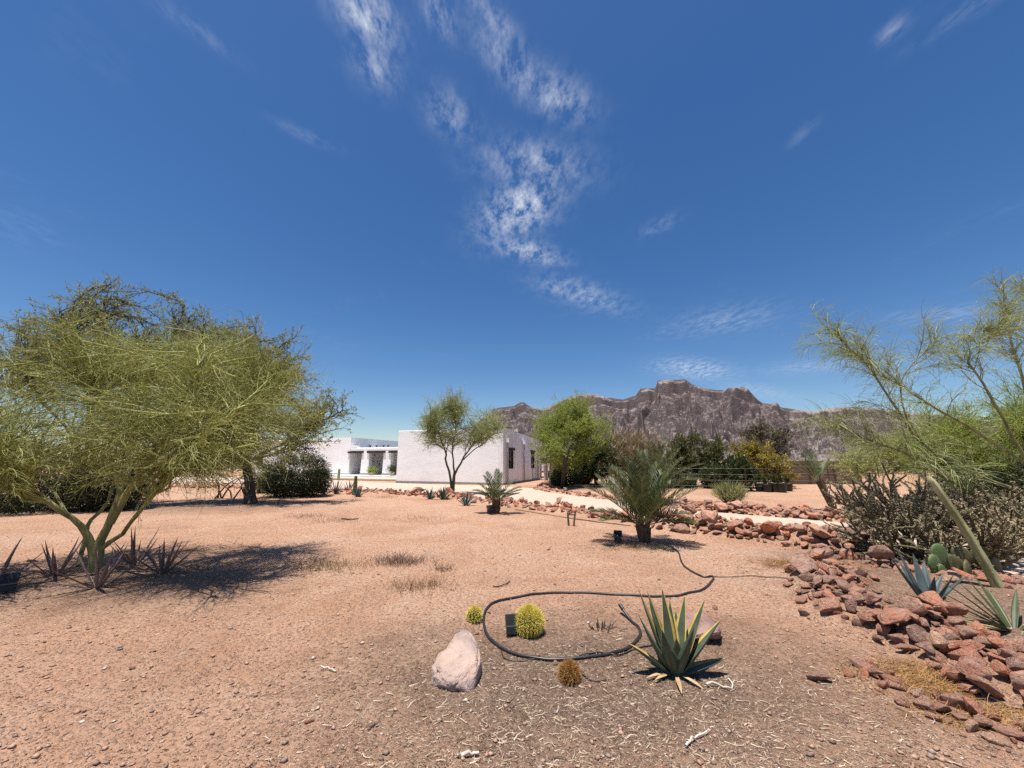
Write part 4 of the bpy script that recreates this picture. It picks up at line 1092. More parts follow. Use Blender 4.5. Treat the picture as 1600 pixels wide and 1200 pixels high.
bp = G(1566, 938); bp[2] = float(gz(bp[0], bp[1])) - .03
column_cactus('tall leaning pale green ribbed cactus stem at the right, before the cholla', bp, AT(1452, 745, bp[1] + .1), .05, .032, mid=np.array([.03, 0, .0]))


def cholla():
    p = G(1445, 882); z = float(gz(p[0], p[1])); t = thing('cholla_cactus', 'huge sprawling buckhorn cholla with tan spiny arms beside the drive', 'cactus', (p[0], p[1], z))
    foot = np.zeros((34, 3)); az = rng.uniform(0, 2 * math.pi, 34); el = rng.uniform(R(8), R(75), 34); L = rng.uniform(.6, 1.15, 34)
    d = np.stack([np.cos(az) * np.cos(el) * 1.25 + .15, np.sin(az) * np.cos(el), np.sin(el)], -1); foot[:, :2] = rng.normal(size=(34, 2)) * .28; foot[:, 0] += .25
    u = np.linspace(0, 1, 6)[None, :, None]; P0 = foot[:, None] + d[:, None] * L[:, None, None] * u + np.array([0, 0, .12]) * u * u
    P1 = grow(P0, 300, (.25, .65), (.3, .85), 5, .2, -.05, .12, .3, 1.0); P2 = grow(P1, 900, (.12, .36), (.35, 1.0), 5, .3, -.07, .14, .3, 1.0)
    keep = lambda q: q[(q[:, :, 2].min(1) > .03)]
    P1, P2 = keep(P1), keep(P2)
    for nm, PP, r0, r1 in (('trunk', P0, .032, .022), ('arms', P1, .017, .014), ('joints', P2, .014, .011)):
        V, F = tube_batch(PP, r0, r1, 6); o = mesh_np(nm, V, [F], M['cholla'], t, True)
        if nm != 'trunk': o['kind'] = 'stuff'
        m = {'trunk': 5000, 'arms': 20000, 'joints': 36000}[nm]; k = rng.integers(0, len(V), m); cen = PP.reshape(-1, 3).repeat(6, 0)
        j = (k + 6) % len(V); f = rng.uniform(0, 1, m)[:, None]; ok = (k // 6) % PP.shape[1] < PP.shape[1] - 1; j = np.where(ok, j, k)
        q = V[k] * (1 - f) + V[j] * f; Vs, Fs = spines_on(q, unit(V[k] - cen[k]),   .032, .0038, .6); sp = mesh_np('spines', Vs, [Fs], M['spine_t'], o); sp['kind'] = 'stuff'
    return t


cholla()

# ------------------------------------------------------------------ aloes under the left tree and small succulents
for lab, px, py, n, L, sd in (('withered purple aloe left of the palo verde trunk', 88, 897, 12, (.35, .6), 1), ('withered purple aloe in front of the palo verde trunk', 152, 921, 14, (.38, .6), 2), ('withered purple aloe close behind the palo verde trunk, right side', 210, 886, 13, (.35, .55), 3),
                              ('withered purple aloe farthest right of the palo verde trunk', 254, 897, 13, (.35, .58), 4), ('withered purple aloe cut by the left picture edge', -8, 912, 10, (.4, .6), 5)):
    random.seed(sd); rosette('aloe', lab, 'aloe', G(px, py), rand_leaves(n, (L[0] * 1.15, L[1] * 1.2), (.03, .045), (14, 76), (-24, 14)), [M['aloe']], 'withered aloes round the palo verde', thick=.32, fold=.3)
random.seed(77)
for lab, px, py, n, L, w, m in (('dark grey agave clump left of the middle palo verde, by the stone border', 672, 780, 14, (.4, .65), (.06, .09), 'agave_blue'), ('dark green agave clump at the foot of the middle palo verde', 692, 780, 18, (.45, .75), (.06, .09), 'agave'), ('blue-grey agave right of the middle palo verde, before the border', 728, 790, 12, (.4, .62), (.06, .09), 'agave_blue'),
                                ('purple aloe clump leftmost in the far cactus bed', 506, 773, 14, (.5, .8), (.06, .09), 'aloe'), ('grey aloe clump in the middle of the far cactus bed', 525, 772, 18, (.5, .95), (.05, .08), 'agave_blue'), ('purple aloe clump just left of the small dark column cactus', 546, 768, 12, (.5, .8), (.05, .08), 'aloe'), ('dark agave around the foot of the small column cactus', 559, 776, 12, (.4, .6), (.08, .11), 'agave_blue')):
    rosette('agave' if 'agave' in lab else 'aloe', lab, 'agave' if 'agave' in lab else 'aloe', G(px, py), rand_leaves(n, L, w, (30, 82), (-8, 14)), [M[m]], thick=.25, fold=.3)
bp = G(554, 773); column_cactus('small dark green column cactus in the far bed before the portico', bp, bp + [.0, 0, .9], .11, .06, ribs=8, mat='cactus', sp=200)
bp = G(528.5, 750); column_cactus('slim pale green cactus post by the porch at the left', bp, bp + [.02, 0, .95], .10, .09, ribs=8, mat='column', sp=120)


# ------------------------------------------------------------------ palms
def fr(n, L, el=(15, 85), dr=(20, 55), az0=0):
    return [(az0 + i * 137.5 + random.uniform(-10, 10), el[0] + (el[1] - el[0]) * ((i + .5) / n) + random.uniform(-5, 5), random.uniform(*L), random.uniform(*dr)) for i in range(n)]


random.seed(21)
palm('date_palm', 'large bushy young date palm standing on the gravel right of centre', G(1007, 848), [(175, 28, 1.0, 40), (5, 26, 1.0, 42), (200, 20, .9, 35), (340, 18, .9, 35)] + fr(26, (1.0, 1.35), (40, 88), (10, 34)), .34, .13, dry=0, leaflet=.24, nleaf=38, lw=.019)
palm('date_palm', 'small date palm with a dark stubby trunk in front of the white wall', G(775, 802), [(178, 38, .75, 42), (160, 48, .75, 20), (150, 62, .85, 12), (10, 30, .8, 22), (0, 40, .85, 35), (25, 52, .85, 20), (100, 80, .95, 8), (60, 68, .9, 10), (250, 50, .6, 30), (300, 45, .6, 30), (130, 72, .9, 10), (345, 22, .7, 12), (195, 30, .6, 30)], .42, .12, leaflet=.17, nleaf=30, lw=.019)
palm('date_palm', 'taller date palm behind the large palm, before the dark tree', (5.6, 15.5), fr(22, (1.6, 2.1), (30, 86), (15, 45)), .5, .16, leaflet=.30, nleaf=34, lw=.03)
palm('young_palm', 'slender leaning young palm with few fronds by the far stone border', G(1303, 798), [(150, 62, 1.25, 55), (165, 50, 1.5, 75), (95, 80, 1.15, 6), (60, 74, 1.0, 18), (20, 60, .9, 30), (120, 72, 1.0, 12), (190, 66, 1.2, 70)], .95, .10, lean=(-.35, 0), dry=0, leaflet=.20, nleaf=26, lw=.02)

# ------------------------------------------------------------------ trees
b0 = G(142, 893)


def px_limb(pts): return [AT(px, py, y) for px, py, y in pts]


limbs = [(px_limb([(146, 893, 5.95), (146, 862, 5.93), (131, 828, 5.85), (105, 803, 5.7), (68, 782, 5.5), (28, 772, 5.3), (-25, 760, 5.1)]), 0.0557, 0.0167),
         (px_limb([(145, 892, 5.95), (156, 856, 5.95), (172, 818, 5.98), (184, 786, 6.0), (188, 758, 6.05), (170, 738, 6.2), (135, 716, 6.4), (105, 680, 6.6)]), 0.0716, 0.0143),
         (px_limb([(172, 818, 5.98), (192, 782, 6.0), (207, 758, 5.95), (226, 735, 5.9), (246, 700, 5.8), (272, 650, 5.7), (300, 600, 5.7)]), 0.0530, 0.0119),
         (px_limb([(158, 858, 5.95), (180, 840, 5.9), (205, 820, 5.8), (218, 798, 5.7), (238, 772, 5.6), (262, 745, 5.5), (300, 700, 5.4), (350, 660, 5.3)]), 0.0350, 0.0107),
         (px_limb([(122, 885, 6.1), (130, 852, 6.2), (137, 822, 6.3), (152, 802, 6.4), (172, 778, 6.5), (182, 748, 6.6), (200, 690, 6.8), (220, 620, 6.9)]), 0.0329, 0.0107),
         (px_limb([(105, 803, 5.7), (80, 765, 5.8), (45, 740, 5.9), (10, 715, 6.0), (-30, 680, 6.0)]), 0.0212, 0.0083),
         (px_limb([(186, 772, 6.0), (200, 720, 6.2), (170, 660, 6.3), (150, 600, 6.4), (130, 560, 6.4)]), 0.0292, 0.0083),
         (px_limb([(215, 752, 5.93), (290, 690, 6.4), (360, 640, 6.8), (420, 610, 7.0)]), 0.0265, 0.0083)]
pv_e = [((-6.1, 6.0, 2.75), (2.2, 1.9, 1.05)), ((-4.3, 5.3, 1.85), (1.0, .9, .5)), ((-6.9, 5.0, 1.6), (1.4, .8, .55)), ((-7.6, 5.6, 1.7), (1.0, 1.0, .6)), ((-4.5, 6.4, 2.6), (1.25, 1.5, 1.0)), ((-7.4, 6.0, 2.3), (1.2, 1.4, .9)), ((-5.6, 5.4, 2.0), (1.9, 1.1, .62)), ((-5.0, 6.8, 3.3), (1.3, 1.2, .7)), ((-6.7, 6.8, 3.2), (1.2, 1.2, .6)), ((-3.95, 6.0, 1.95), (.7, 1.0, .6))]
tree('palo_verde_tree', 'foreground palo verde with a forked green trunk and a wide tangled yellow-green crown, left', b0, limbs, pv_e, (M['pv_bark'], M['pv_twig'], M['pv_twig']), 330, 3000, 21000, 13000, (.022, .045), .35, .10, (.14, .40), .0026, up=.02, grav=.10, curl=.17, sub=(.3, .75), tips=.009, lspread=.3)

# right: arms of a palo verde rooted outside the picture
def rl(pts, y0, y1):
    n = len(pts); return [AT(px, py, y0 + (y1 - y0) * i / (n - 1)) for i, (px, py) in enumerate(pts)]


rb = np.array([9.6, 6.9, 0.0]); rs = np.array([9.4, 6.8, .55])
rlimbs = [([rb, rs] + rl([(1600, 803), (1490, 752), (1420, 712), (1350, 685), (1285, 652)], 6.5, 6.3), 0.0468, 0.0077),
          ([rs] + rl([(1600, 770), (1520, 742), (1440, 690), (1400, 640), (1365, 585), (1320, 535), (1298, 520)], 6.5, 6.2), 0.0330, 0.0063),
          ([rs] + rl([(1620, 740), (1530, 680), (1450, 630), (1395, 595), (1345, 560), (1310, 543)], 6.7, 6.6), 0.0275, 0.0063),
          ([rs] + rl([(1610, 730), (1585, 690), (1560, 640), (1530, 590), (1512, 560), (1540, 530), (1560, 515)], 6.6, 6.4), 0.0303, 0.0063),
          ([rs] + rl([(1640, 700), (1600, 610), (1585, 550), (1570, 500), (1568, 445)], 6.9, 6.8), 0.0330, 0.0070),
          (rl([(1440, 690), (1412, 640), (1410, 590), (1440, 555), (1470, 524)], 6.4, 6.3), 0.0143, 0.0056),
          (rl([(1512, 560), (1505, 535), (1520, 520), (1555, 505)], 6.4, 6.5), 0.0121, 0.0049),
          ([rs] + rl([(1660, 650), (1640, 560), (1625, 490), (1600, 450)], 7.0, 7.1), 0.0330, 0.0070),
          (rl([(1600, 735), (1540, 705), (1470, 690), (1430, 670)], 6.8, 7.4), 0.0138, 0.0056)]


def right_tree():
    t = thing('palo_verde_tree', 'palo verde reaching in from the right edge with long arms and wispy strands', 'tree', rb)
    a = Acc(); L = []
    for pts, r0, r1 in rlimbs:
        P = resample(np.array(pts) - rb, 14); P[2:] += rng.normal(size=(12, 3)) * .012; a.tubes(P[None], np.linspace(r0, r1, 14)[None], None, 8); L.append(P)
    a.build('trunk', M['pv_bark'], t, True); L = np.array(L)
    b2 = grow(L[:, 5:], 170, (.25, .7), (.35, .95), 5, .18, .03, .14, .05, 1.0)
    a = Acc(); a.tubes(b2, .008, .003, 4); a.build('branches', M['pv_bark'], t, True)['kind'] = 'stuff'
    tip = np.concatenate([grow(L[:, -4:], 620, (.2, .55), (.5, 1.35), 6, .25, .26, .05, .0, 1.0), grow(b2, 3200, (.16, .50), (.4, 1.3), 6, .2, .24, .06, .1, 1.0)])
    V, F = tube_batch(tip, .0034, .0018, 3)
    c = Acc(); c.add(V, F); q = grow(tip, 6000, (.015, .03), (.4, 1.2), 2, .1, 0, 0, .1, 1.0); d = q[:, 1] - q[:, 0]; Ls = np.linalg.norm(d, axis=1); V, F = leaf_batch(q[:, 0], d, rng.normal(size=d.shape), Ls, Ls * .4); c.add(V, F)
    c.build('crown', M['pv_pale'], t)


right_tree()


def simple_tree(name, label, px, py, crown, mats, dark=False, stems=1, r=.10, n1=80, n2=700, nl=9000, leaf=(.05, .10), lw=.35, n3=0, dy=0.0, group=None, up=.15, grav=.03, fork=None, base=None, sub=(.35, .8), strand_r=.004, strand=(.2, .45)):
    """crown: list of (px, py, half width px, half height px, depth offset m) at the base's depth"""
    b = np.asarray(base, float) if base is not None else G(px, py); b[2] = float(gz(b[0], b[1])) - .03
    E, L = [], []
    for cx, cy, hw, hh, off in crown:
        y = b[1] + off; c = AT(cx, cy, y); k = y / 590; E.append((c, (hw * k, (hw + hh) * .5 * k, hh * k)))
    for i in range(max(stems, len(E))):
        c = E[i % len(E)][0].copy(); rr = E[i % len(E)][1]
        c += rng.normal(size=3) * np.array(rr) * .25
        fk = b + np.array([rng.normal() * .12, rng.normal() * .12, (c[2] - b[2]) * rng.uniform(.28, .42)]) if fork is None else np.asarray(fork)
        st = b + np.array([rng.normal(), rng.normal(), 0]) * (.07 if stems > 1 else .015)
        L.append(([st, (st + fk) / 2 + rng.normal(size=3) * .05, fk, (fk * .5 + c * .5) + rng.normal(size=3) * .12, c], r * (.7 if stems > 1 else 1), r * .15))
    return tree(name, label, b, L, E, mats, n1, n2, n3, nl, leaf, lw, r, strand=strand, strand_r=strand_r, group=group, up=up, grav=grav, sub=sub)


# mesquites behind the left palo verde
simple_tree('mesquite_tree', 'tall grey-green mesquite rising behind the left palo verde crown', 175, 800, [(185, 560, 105, 95, 0), (60, 570, 95, 70, .5), (280, 560, 70, 70, .5), (180, 480, 48, 40, 0), (290, 490, 26, 36, 0), (85, 520, 50, 40, 0)], (M['bark'], M['mesq']), r=.12, n1=200, n2=2600, nl=46000, leaf=(.07, .13), stems=3, base=[-15.3, 14.2, 0])
simple_tree('mesquite_tree', 'mesquite with a dark bent trunk and spreading crown left of the house', 392, 788, [(420, 610, 80, 70, 0), (505, 645, 48, 50, .5), (455, 685, 50, 24, .6), (370, 700, 36, 26, .3), (345, 600, 80, 75, 0), (450, 570, 50, 45, 0), (400, 545, 42, 40, 0), (325, 535, 40, 40, .3)], (M['bark'], M['mesq']), r=.12, n1=200, n2=2600, nl=46000, leaf=(.07, .13), stems=3, fork=AT(388, 722, 15.5))
t_ = bpy.data.objects
# shaggy fan-palm style skirt is not in this picture; the palo verde in front of the wall follows
b = G(705, 772)
limbs = [([b, AT(704, 745, 19.5), AT(697, 722, 19.5), AT(697, 705, 19.4), AT(685, 670, 19.4), AT(690, 645, 19.5)], 0.0700, 0.0140), ([b + [.05, 0, 0], AT(708, 745, 19.5), AT(710, 725, 19.5), AT(706, 700, 19.6), AT(712, 665, 19.6), AT(708, 630, 19.7)], 0.0595, 0.0140),
         ([b + [.08, .1, 0], AT(711, 742, 19.5), AT(722, 720, 19.5), AT(735, 700, 19.4), AT(752, 680, 19.4), AT(760, 655, 19.4)], 0.0630, 0.0140), ([AT(722, 720, 19.5), AT(738, 705, 19.2), AT(760, 690, 19.1), AT(775, 670, 19.0)], 0.0350, 0.0105), ([AT(697, 705, 19.4), AT(680, 690, 19.2), AT(668, 665, 19.1)], 0.0315, 0.0105)]
k = 19.5 / 590
tree('palo_verde_tree', 'slender multi-stemmed palo verde in front of the white house wall', b, limbs, [(AT(688, 660, 19.5), (33 * k, 1.0, 30 * k)), (AT(757, 668, 19.5), (32 * k, 1.0, 28 * k)), (AT(708, 640, 19.5), (24 * k, .8, 20 * k)), (AT(725, 680, 19.5), (34 * k, 1.0, 18 * k)), (AT(675, 680, 19.4), (20 * k, .7, 20 * k))], (M['pv_bark_dark'], M['pv_pale'], M['pv_pale']), 150, 1500, 7000, 9000, (.04, .08), .35, .09, (.2, .45), .0055, up=.22, grav=.02, curl=.14)
simple_tree('palo_verde_tree', 'bright green palo verde with a dark leaning trunk right of the house', 878, 762, [(885, 665, 48, 38, 0), (860, 690, 32, 36, 0), (918, 675, 38, 36, .5), (895, 640, 34, 24, 0), (880, 715, 34, 22, 0)], (M['bark'], M['pv_green'], M['pv_green']), r=.12, n1=200, n2=2200, n3=6000, nl=42000, leaf=(.06, .11), fork=AT(884, 712, 22.5), strand_r=.006)

# planting behind the wire fence, right of the house
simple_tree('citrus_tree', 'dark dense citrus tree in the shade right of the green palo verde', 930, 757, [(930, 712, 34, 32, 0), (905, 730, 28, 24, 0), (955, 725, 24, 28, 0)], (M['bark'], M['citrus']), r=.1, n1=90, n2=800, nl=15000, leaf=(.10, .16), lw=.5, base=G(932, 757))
simple_tree('olive_tree', 'broad dark olive-green tree with drooping skirts behind the taller palm', 1085, 762, [(1085, 702, 44, 30, 0), (1060, 715, 30, 30, 0), (1110, 715, 30, 34, 0), (1075, 735, 36, 16, .5)], (M['bark'], M['olive']), r=.12, n1=120, n2=1100, nl=22000, leaf=(.09, .15), lw=.4, base=G(1085, 760))
simple_tree('citrus_tree', 'low dark green citrus tree left of the yellow flowering tree', 1150, 765, [(1148, 738, 24, 22, 0), (1160, 748, 20, 14, 0)], (M['bark'], M['citrus']), r=.09, n1=70, n2=500, nl=10000, leaf=(.10, .16), lw=.5, base=G(1150, 767))
simple_tree('flowering_tree', 'yellow flowering tree above the row of nursery pots', 1195, 765, [(1192, 725, 34, 30, 0), (1170, 710, 24, 20, 0), (1210, 740, 22, 18, 0)], (M['bark'], M['yellow']), r=.09, n1=90, n2=900, nl=17000, leaf=(.08, .14), lw=.45, base=G(1195, 763))
simple_tree('dusty_tree', 'sparse grey tree behind the yellow tree, its left and taller one', 1182, 752, [(1180, 682, 22, 24, 0), (1190, 665, 14, 16, 0)], (M['bark'], M['dusty']), r=.11, n1=50, n2=350, nl=4200, leaf=(.10, .18), lw=.4, base=G(1182, 753))
simple_tree('dusty_tree', 'sparse brownish tree behind the yellow tree, its right one', 1222, 752, [(1220, 690, 18, 30, 0), (1212, 715, 14, 20, 0)], (M['bark'], M['dusty']), r=.1, n1=45, n2=320, nl=3600, leaf=(.10, .18), lw=.4, base=G(1222, 753))


def reeds():
    b = G(990, 757); t = thing('dry_reeds', 'tall stand of dry tan reeds between the citrus and the olive tree', 'reeds', b); n = 190
    f = np.stack([rng.normal(size=n) * 1.25, rng.normal(size=n) * .6, np.zeros(n)], -1); h = rng.uniform(2.3, 3.7, n); s = rng.normal(size=(n, 2)) * .18
    P = np.stack([f, f + np.stack([s[:, 0] * .4, s[:, 1] * .4, h * .5], -1), f + np.stack([s[:, 0], s[:, 1], h], -1)], 1); V, F = tube_batch(P, .016, .006, 4)
    tag(mesh_np('canes', V, [F], M['reed'], t), kind='stuff')
    q = grow(P, 4200, (.25, .6), (.3, .9), 4, .2, .25, .1, .35, 1.0); d = q[:, -1] - q[:, 0]; Ls = np.linalg.norm(d, axis=1); V, F = leaf_batch(q[:, 0], d, rng.normal(size=d.shape), Ls, Ls * .1); tag(mesh_np('leaves', V, [F], M['reed'], t), kind='stuff')


reeds()


def px_bush(name, label, px, py, blobs, mat, nl, leaf, lw=.35, cat='bush', group=None, up=.25, nstem=40, shell=.55):
    b = G(px, py); E = []
    for cx, cy, hw, hh, off in blobs:
        y = b[1] + off; k = y / 590; E.append((AT(cx, cy, y), (hw * k, (hw + hh) * .5 * k, hh * k)))
    return bush(name, label, b, E, mat, nl, leaf, lw, nstem, None, group, shell, cat, up)


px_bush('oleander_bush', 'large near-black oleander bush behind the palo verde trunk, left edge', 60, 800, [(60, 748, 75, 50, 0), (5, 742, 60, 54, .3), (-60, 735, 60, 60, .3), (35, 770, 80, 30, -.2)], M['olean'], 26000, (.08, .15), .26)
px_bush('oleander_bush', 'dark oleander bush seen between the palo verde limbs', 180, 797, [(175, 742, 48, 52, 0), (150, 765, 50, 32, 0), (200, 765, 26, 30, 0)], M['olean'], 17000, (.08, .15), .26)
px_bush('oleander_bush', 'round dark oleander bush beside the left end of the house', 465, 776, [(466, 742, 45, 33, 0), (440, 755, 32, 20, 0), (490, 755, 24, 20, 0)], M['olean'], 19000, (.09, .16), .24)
px_bush('shrub', 'small olive-green shrub just left of the round oleander', 405, 770, [(405, 745, 20, 22, 0), (420, 755, 16, 14, 0)], M['scrub'], 5000, (.08, .14), .3)
px_bush('shrub', 'dark shrub under the bright green palo verde', 890, 759, [(888, 742, 24, 16, 0), (870, 748, 10, 10, 0)], M['citrus'], 7000, (.09, .15), .4)
px_bush('flower_bush', 'low bush with dark red flowers under the citrus tree', 910, 757, [(910, 749, 13, 8, 0)], M['redflower'], 1600, (.09, .14), .6)
px_bush('shrub', 'low yellow-green shrub in front of the citrus tree', 917, 756, [(915, 739, 9, 7, 0)], M['pv_green'], 1300, (.08, .14), .4)
px_bush('desert_broom', 'wispy pale green broom shrub alone on the orchard ground', 1140, 786, [(1140, 772, 24, 12, 0)], M['pv_far'], 1500, (.16, .34), .04, up=1.2, nstem=60)
px_bush('shrub', 'dark shrub filling the shade under the olive tree, left of its trunk', 1062, 763, [(1060, 748, 26, 18, .5), (1035, 752, 18, 12, .5)], M['citrus'], 6500, (.10, .17), .4)
px_bush('shrub', 'dark shrub added for the trunk shade between the olive tree and the low citrus', 1115, 764, [(1116, 746, 20, 20, .5)], M['citrus'], 5000, (.10, .17), .4)  # bush added to darken this gap in place of trunk shade
# green thicket behind the cholla, right
simple_tree('palo_verde_tree', 'hazy green palo verde behind the dirt mound, right of the brown fence', 1385, 765, [(1380, 708, 46, 34, 0), (1340, 725, 36, 26, 0), (1425, 705, 40, 36, 0)], (M['pv_bark_dark'], M['pv_far'], M['pv_far']), r=.12, n1=120, n2=1200, n3=3000, nl=18000, leaf=(.06, .12), base=G(1385, 766), strand_r=.006)
simple_tree('palo_verde_tree', 'nearer full green palo verde filling the space under the right arms', 1530, 800, [(1500, 690, 75, 70, 0), (1590, 680, 80, 85, 0), (1450, 720, 50, 42, 0), (1660, 660, 70, 90, 0), (1560, 735, 90, 40, 0)], (M['pv_bark_dark'], M['pv_green'], M['pv_green']), r=.13, n1=230, n2=2800, n3=12000, nl=26000, leaf=(.04, .08), stems=4, base=[16.4, 12.8, 0], strand_r=.0045)
px_bush('oleander_bush', 'dark oleander thicket in shade behind the cholla at the right edge', 1560, 806, [(1540, 770, 70, 34, 0), (1620, 765, 60, 40, 0)], M['olean'], 15000, (.08, .15), .28)


# ------------------------------------------------------------------ fences, mound, pots, far things
def post_fence(label, pts, hgt, step, wires, name='wire_fence', r=.025, mat='rust'):
    pts = np.array(pts)[:, :2]; t = thing(name, label, 'fence', (pts[0][0], pts[0][1], 0)); o = pts[0]
    cum = np.concatenate([[0], np.cumsum(np.linalg.norm(np.diff(pts, axis=0), axis=1))]); n = int(cum[-1] / step) + 1; tops = []
    for i in range(n + 1):
        d = min(i * step, cum[-1]); p = np.array([np.interp(d, cum, pts[:, 0]), np.interp(d, cum, pts[:, 1])]) - o; ln = rng.normal(size=2) * .02
        a = Acc(); q = np.array([[p[0], p[1], -.1], [p[0] + ln[0] * .5, p[1] + ln[1] * .5, hgt * .5], [p[0] + ln[0], p[1] + ln[1], hgt]]); a.tubes(q[None], r, r, 6); a.build('post', M[mat], t); tops.append(p)
    tops = np.array(tops)
    for w in wires:
        P = np.concatenate([tops, np.full((len(tops), 1), w)], 1)
        if len(P) > 2: a = Acc(); a.tubes(P[None], .006, .006, 4); a.build('wire', M['steel'], t)
    return t


post_fence('wire fence with thin rusty posts along the shaded planting right of the house', [G(935, 762), G(1000, 764), G(1080, 768), G(1160, 770), G(1210, 768)], 1.35, 1.6, (.3, .6, .9, 1.2))
post_fence('open wire fence with rusty posts across the orchard ground before the brown fence', [G(1222, 765), G(1290, 767), G(1390, 769), G(1450, 771)], 1.45, 2.2, (.5, .9, 1.3))


def iron_fence():
    a0, a1 = hp(-.03, 6.3, 0), hp(-2.2, 9.2, 0); t = thing('iron_fence', 'grey iron bar fence running off the right wall of the house', 'fence', a0); d = unit(a1 - a0); L = np.linalg.norm(a1 - a0)
    for k in range(13):
        p = d * L * k / 12; a = Acc(); a.box((p[0], p[1], .82), (.03, .03, 1.65)); a.build('bar', M['iron'], t)
    for z in (.2, 1.05, 1.55):
        a = Acc(); a.tubes(np.array([[0, 0, z], d * L * .5 + [0, 0, z], d * L + [0, 0, z]])[None], .02, .02, 4); a.build('rail', M['iron'], t)


iron_fence()


def trailer():
    p = AT(849, 745, 38.0); p[2] = 0; t = thing('white_trailer', 'white trailer with a rounded top parked past the right corner of the house', 'trailer', p)
    prof = [(-.62, .62), (.62, .62), (.66, .9), (.66, 1.95), (.55, 2.12), (.3, 2.2), (-.3, 2.2), (-.55, 2.12), (-.66, 1.95), (-.66, .9)]; n = len(prof)
    V = np.array([[x, y, z] for y in (0, 3.0) for x, z in prof]); F4 = np.array([[j, (j + 1) % n, n + (j + 1) % n, n + j] for j in range(n)])
    o = mesh_np('body', V, [F4, np.arange(n)[None, ::-1], np.arange(n, 2 * n)[None]], M['white_metal'], t); soft(o, .03)
    a = Acc(); a.box((0, -.01, 1.62), (.7, .015, .5)); a.build('window', M['glass'], t)
    a = Acc(); a.box((0, 1.4, .55), (1.1, 2.8, .12)); a.build('chassis', M['rust'], t)
    for sx in (-.56, .56):
        a = Acc(); a.tubes(np.array([[sx - .1, .5, .32], [sx, .5, .32], [sx + .1, .5, .32]])[None], .32, .32, 16); V = np.concatenate(a.V)
        w = a.build('wheel', M['rubber'], t); a = Acc(); a.tubes(np.array([[sx - .102, .5, .32], [sx, .5, .32], [sx + .102, .5, .32]])[None], .17, .17, 12); h = Acc()
        for e in (-.103, .103):
            ang = np.arange(12) / 12 * 2 * math.pi; h.add(np.stack([np.full(12, sx + e), .5 + .3 * np.cos(ang), .32 + .3 * np.sin(ang)], -1), np.arange(12)[None])
        h.build('hub', M['steel'], w)


trailer()


def ramada():
    p = AT(864, 752, 30.0); p[2] = 0; t = thing('ramada', 'small brown flat-roofed shelter on posts left of the green palo verde', 'shelter', p)
    a = Acc(); a.box((0, 1.0, 1.50), (1.25, 2.0, .20)); a.build('roof', M['brown_board'], t)
    for x in (-.5, -.15, .28, .52):
        a = Acc(); a.tubes(np.array([[x, 0.1, -.1], [x + .02, 0.1, .7], [x, 0.1, 1.4]])[None], .035, .03, 6); a.build('post', M['wood'], t)
    for x in (-.36, .1): 
        a = Acc(); a.box((x, 1.9, .62), (.36, .05, 1.24)); a.build('panel', M['white_metal'], t)


ramada()


def board_fence():
    A, B_ = AT(1226, 755, 27.5), AT(1345, 755, 27.5); A[2] = B_[2] = 0; t = thing('board_fence', 'solid brown fence of horizontal boards at the back of the orchard ground', 'fence', A); L = np.linalg.norm(B_ - A); d = unit(B_ - A); n = 3
    rz = math.atan2(d[1], d[0])
    for s in range(n):
        c = d * L * (s + .5) / n
        for k in range(9):
            a = Acc(); a.box((c[0], c[1] + random.uniform(-.012, .012), .10 + k * .175), (L / n - .02, .05, .171), rz=rz); a.build('board', M['brown_board'], t)
    for s in range(n + 1):
        c = d * L * s / n; a = Acc(); a.box((c[0], c[1] - .07, .8), (.09, .07, 1.66)); a.build('post', M['rust'], t)


board_fence()

# dirt mound behind the cholla
c = G(1432, 790); gxx, gyy = np.meshgrid(np.linspace(-3.4, 3.4, 70), np.linspace(-2.6, 2.6, 54)); rr = np.hypot(gxx / 3.2, gyy / 2.4)
hh = 1.02 * np.clip(1 - rr ** 1.5, 0, 1) ** 1.1 * (1 + .28 * fbm(gxx * 1.1, gyy * 1.1, 3, 5)) + .06 * fbm(gxx * 3.5, gyy * 3.5, 3, 6) * (rr < 1) - .04
ii = np.arange(70 * 54).reshape(54, 70); F = np.stack([ii[:-1, :-1], ii[:-1, 1:], ii[1:, 1:], ii[1:, :-1]], -1).reshape(-1, 4)
o = mesh_np('dirt_mound', np.stack([gxx, gyy, hh], -1), [F], M['ground'], None, True); o.location = (c[0] + 1.2, c[1] + 1.6, 0); tag(o, kind='structure')


def pot(label, px, py, r, h):
    p = G(px, py); t = thing('nursery_pot', label, 'pot', p, 'nursery pots under the yellow tree'); n = 16; a_ = np.arange(n) / n * 2 * math.pi
    prof = [(r * .78, 0), (r * .96, h * .9), (r * 1.05, h * .9), (r * 1.05, h), (r * .93, h), (r * .90, h * .86), (0.01, h * .84)]
    V = np.array([[q * math.cos(x), q * math.sin(x), z] for q, z in prof for x in a_]); F = np.array([[k * n + j, k * n + (j + 1) % n, (k + 1) * n + (j + 1) % n, (k + 1) * n + j] for k in range(len(prof) - 1) for j in range(n)])
    mesh_np('body', V, [F], M['pot'], t, True)
    q = np.zeros((6, 3, 3)); q[:, 1] = rng.normal(size=(6, 3)) * .03 + [0, 0, h * 1.3]; q[:, 2] = rng.normal(size=(6, 3)) * .09 + [0, 0, h * 1.9]; q[:, 0, 2] = h * .8
    a = Acc(); a.tubes(q, .012, .004, 4); s = grow(q, 120, (.08, .16), (.3, 1.), 2, .2, 0, 0, .4, 1.0); d = s[:, 1] - s[:, 0]; Ls = np.linalg.norm(d, axis=1); V, F = leaf_batch(s[:, 0], d, rng.normal(size=d.shape), Ls, Ls * .4); a.add(V, F); a.build('seedling', M['citrus'], t)


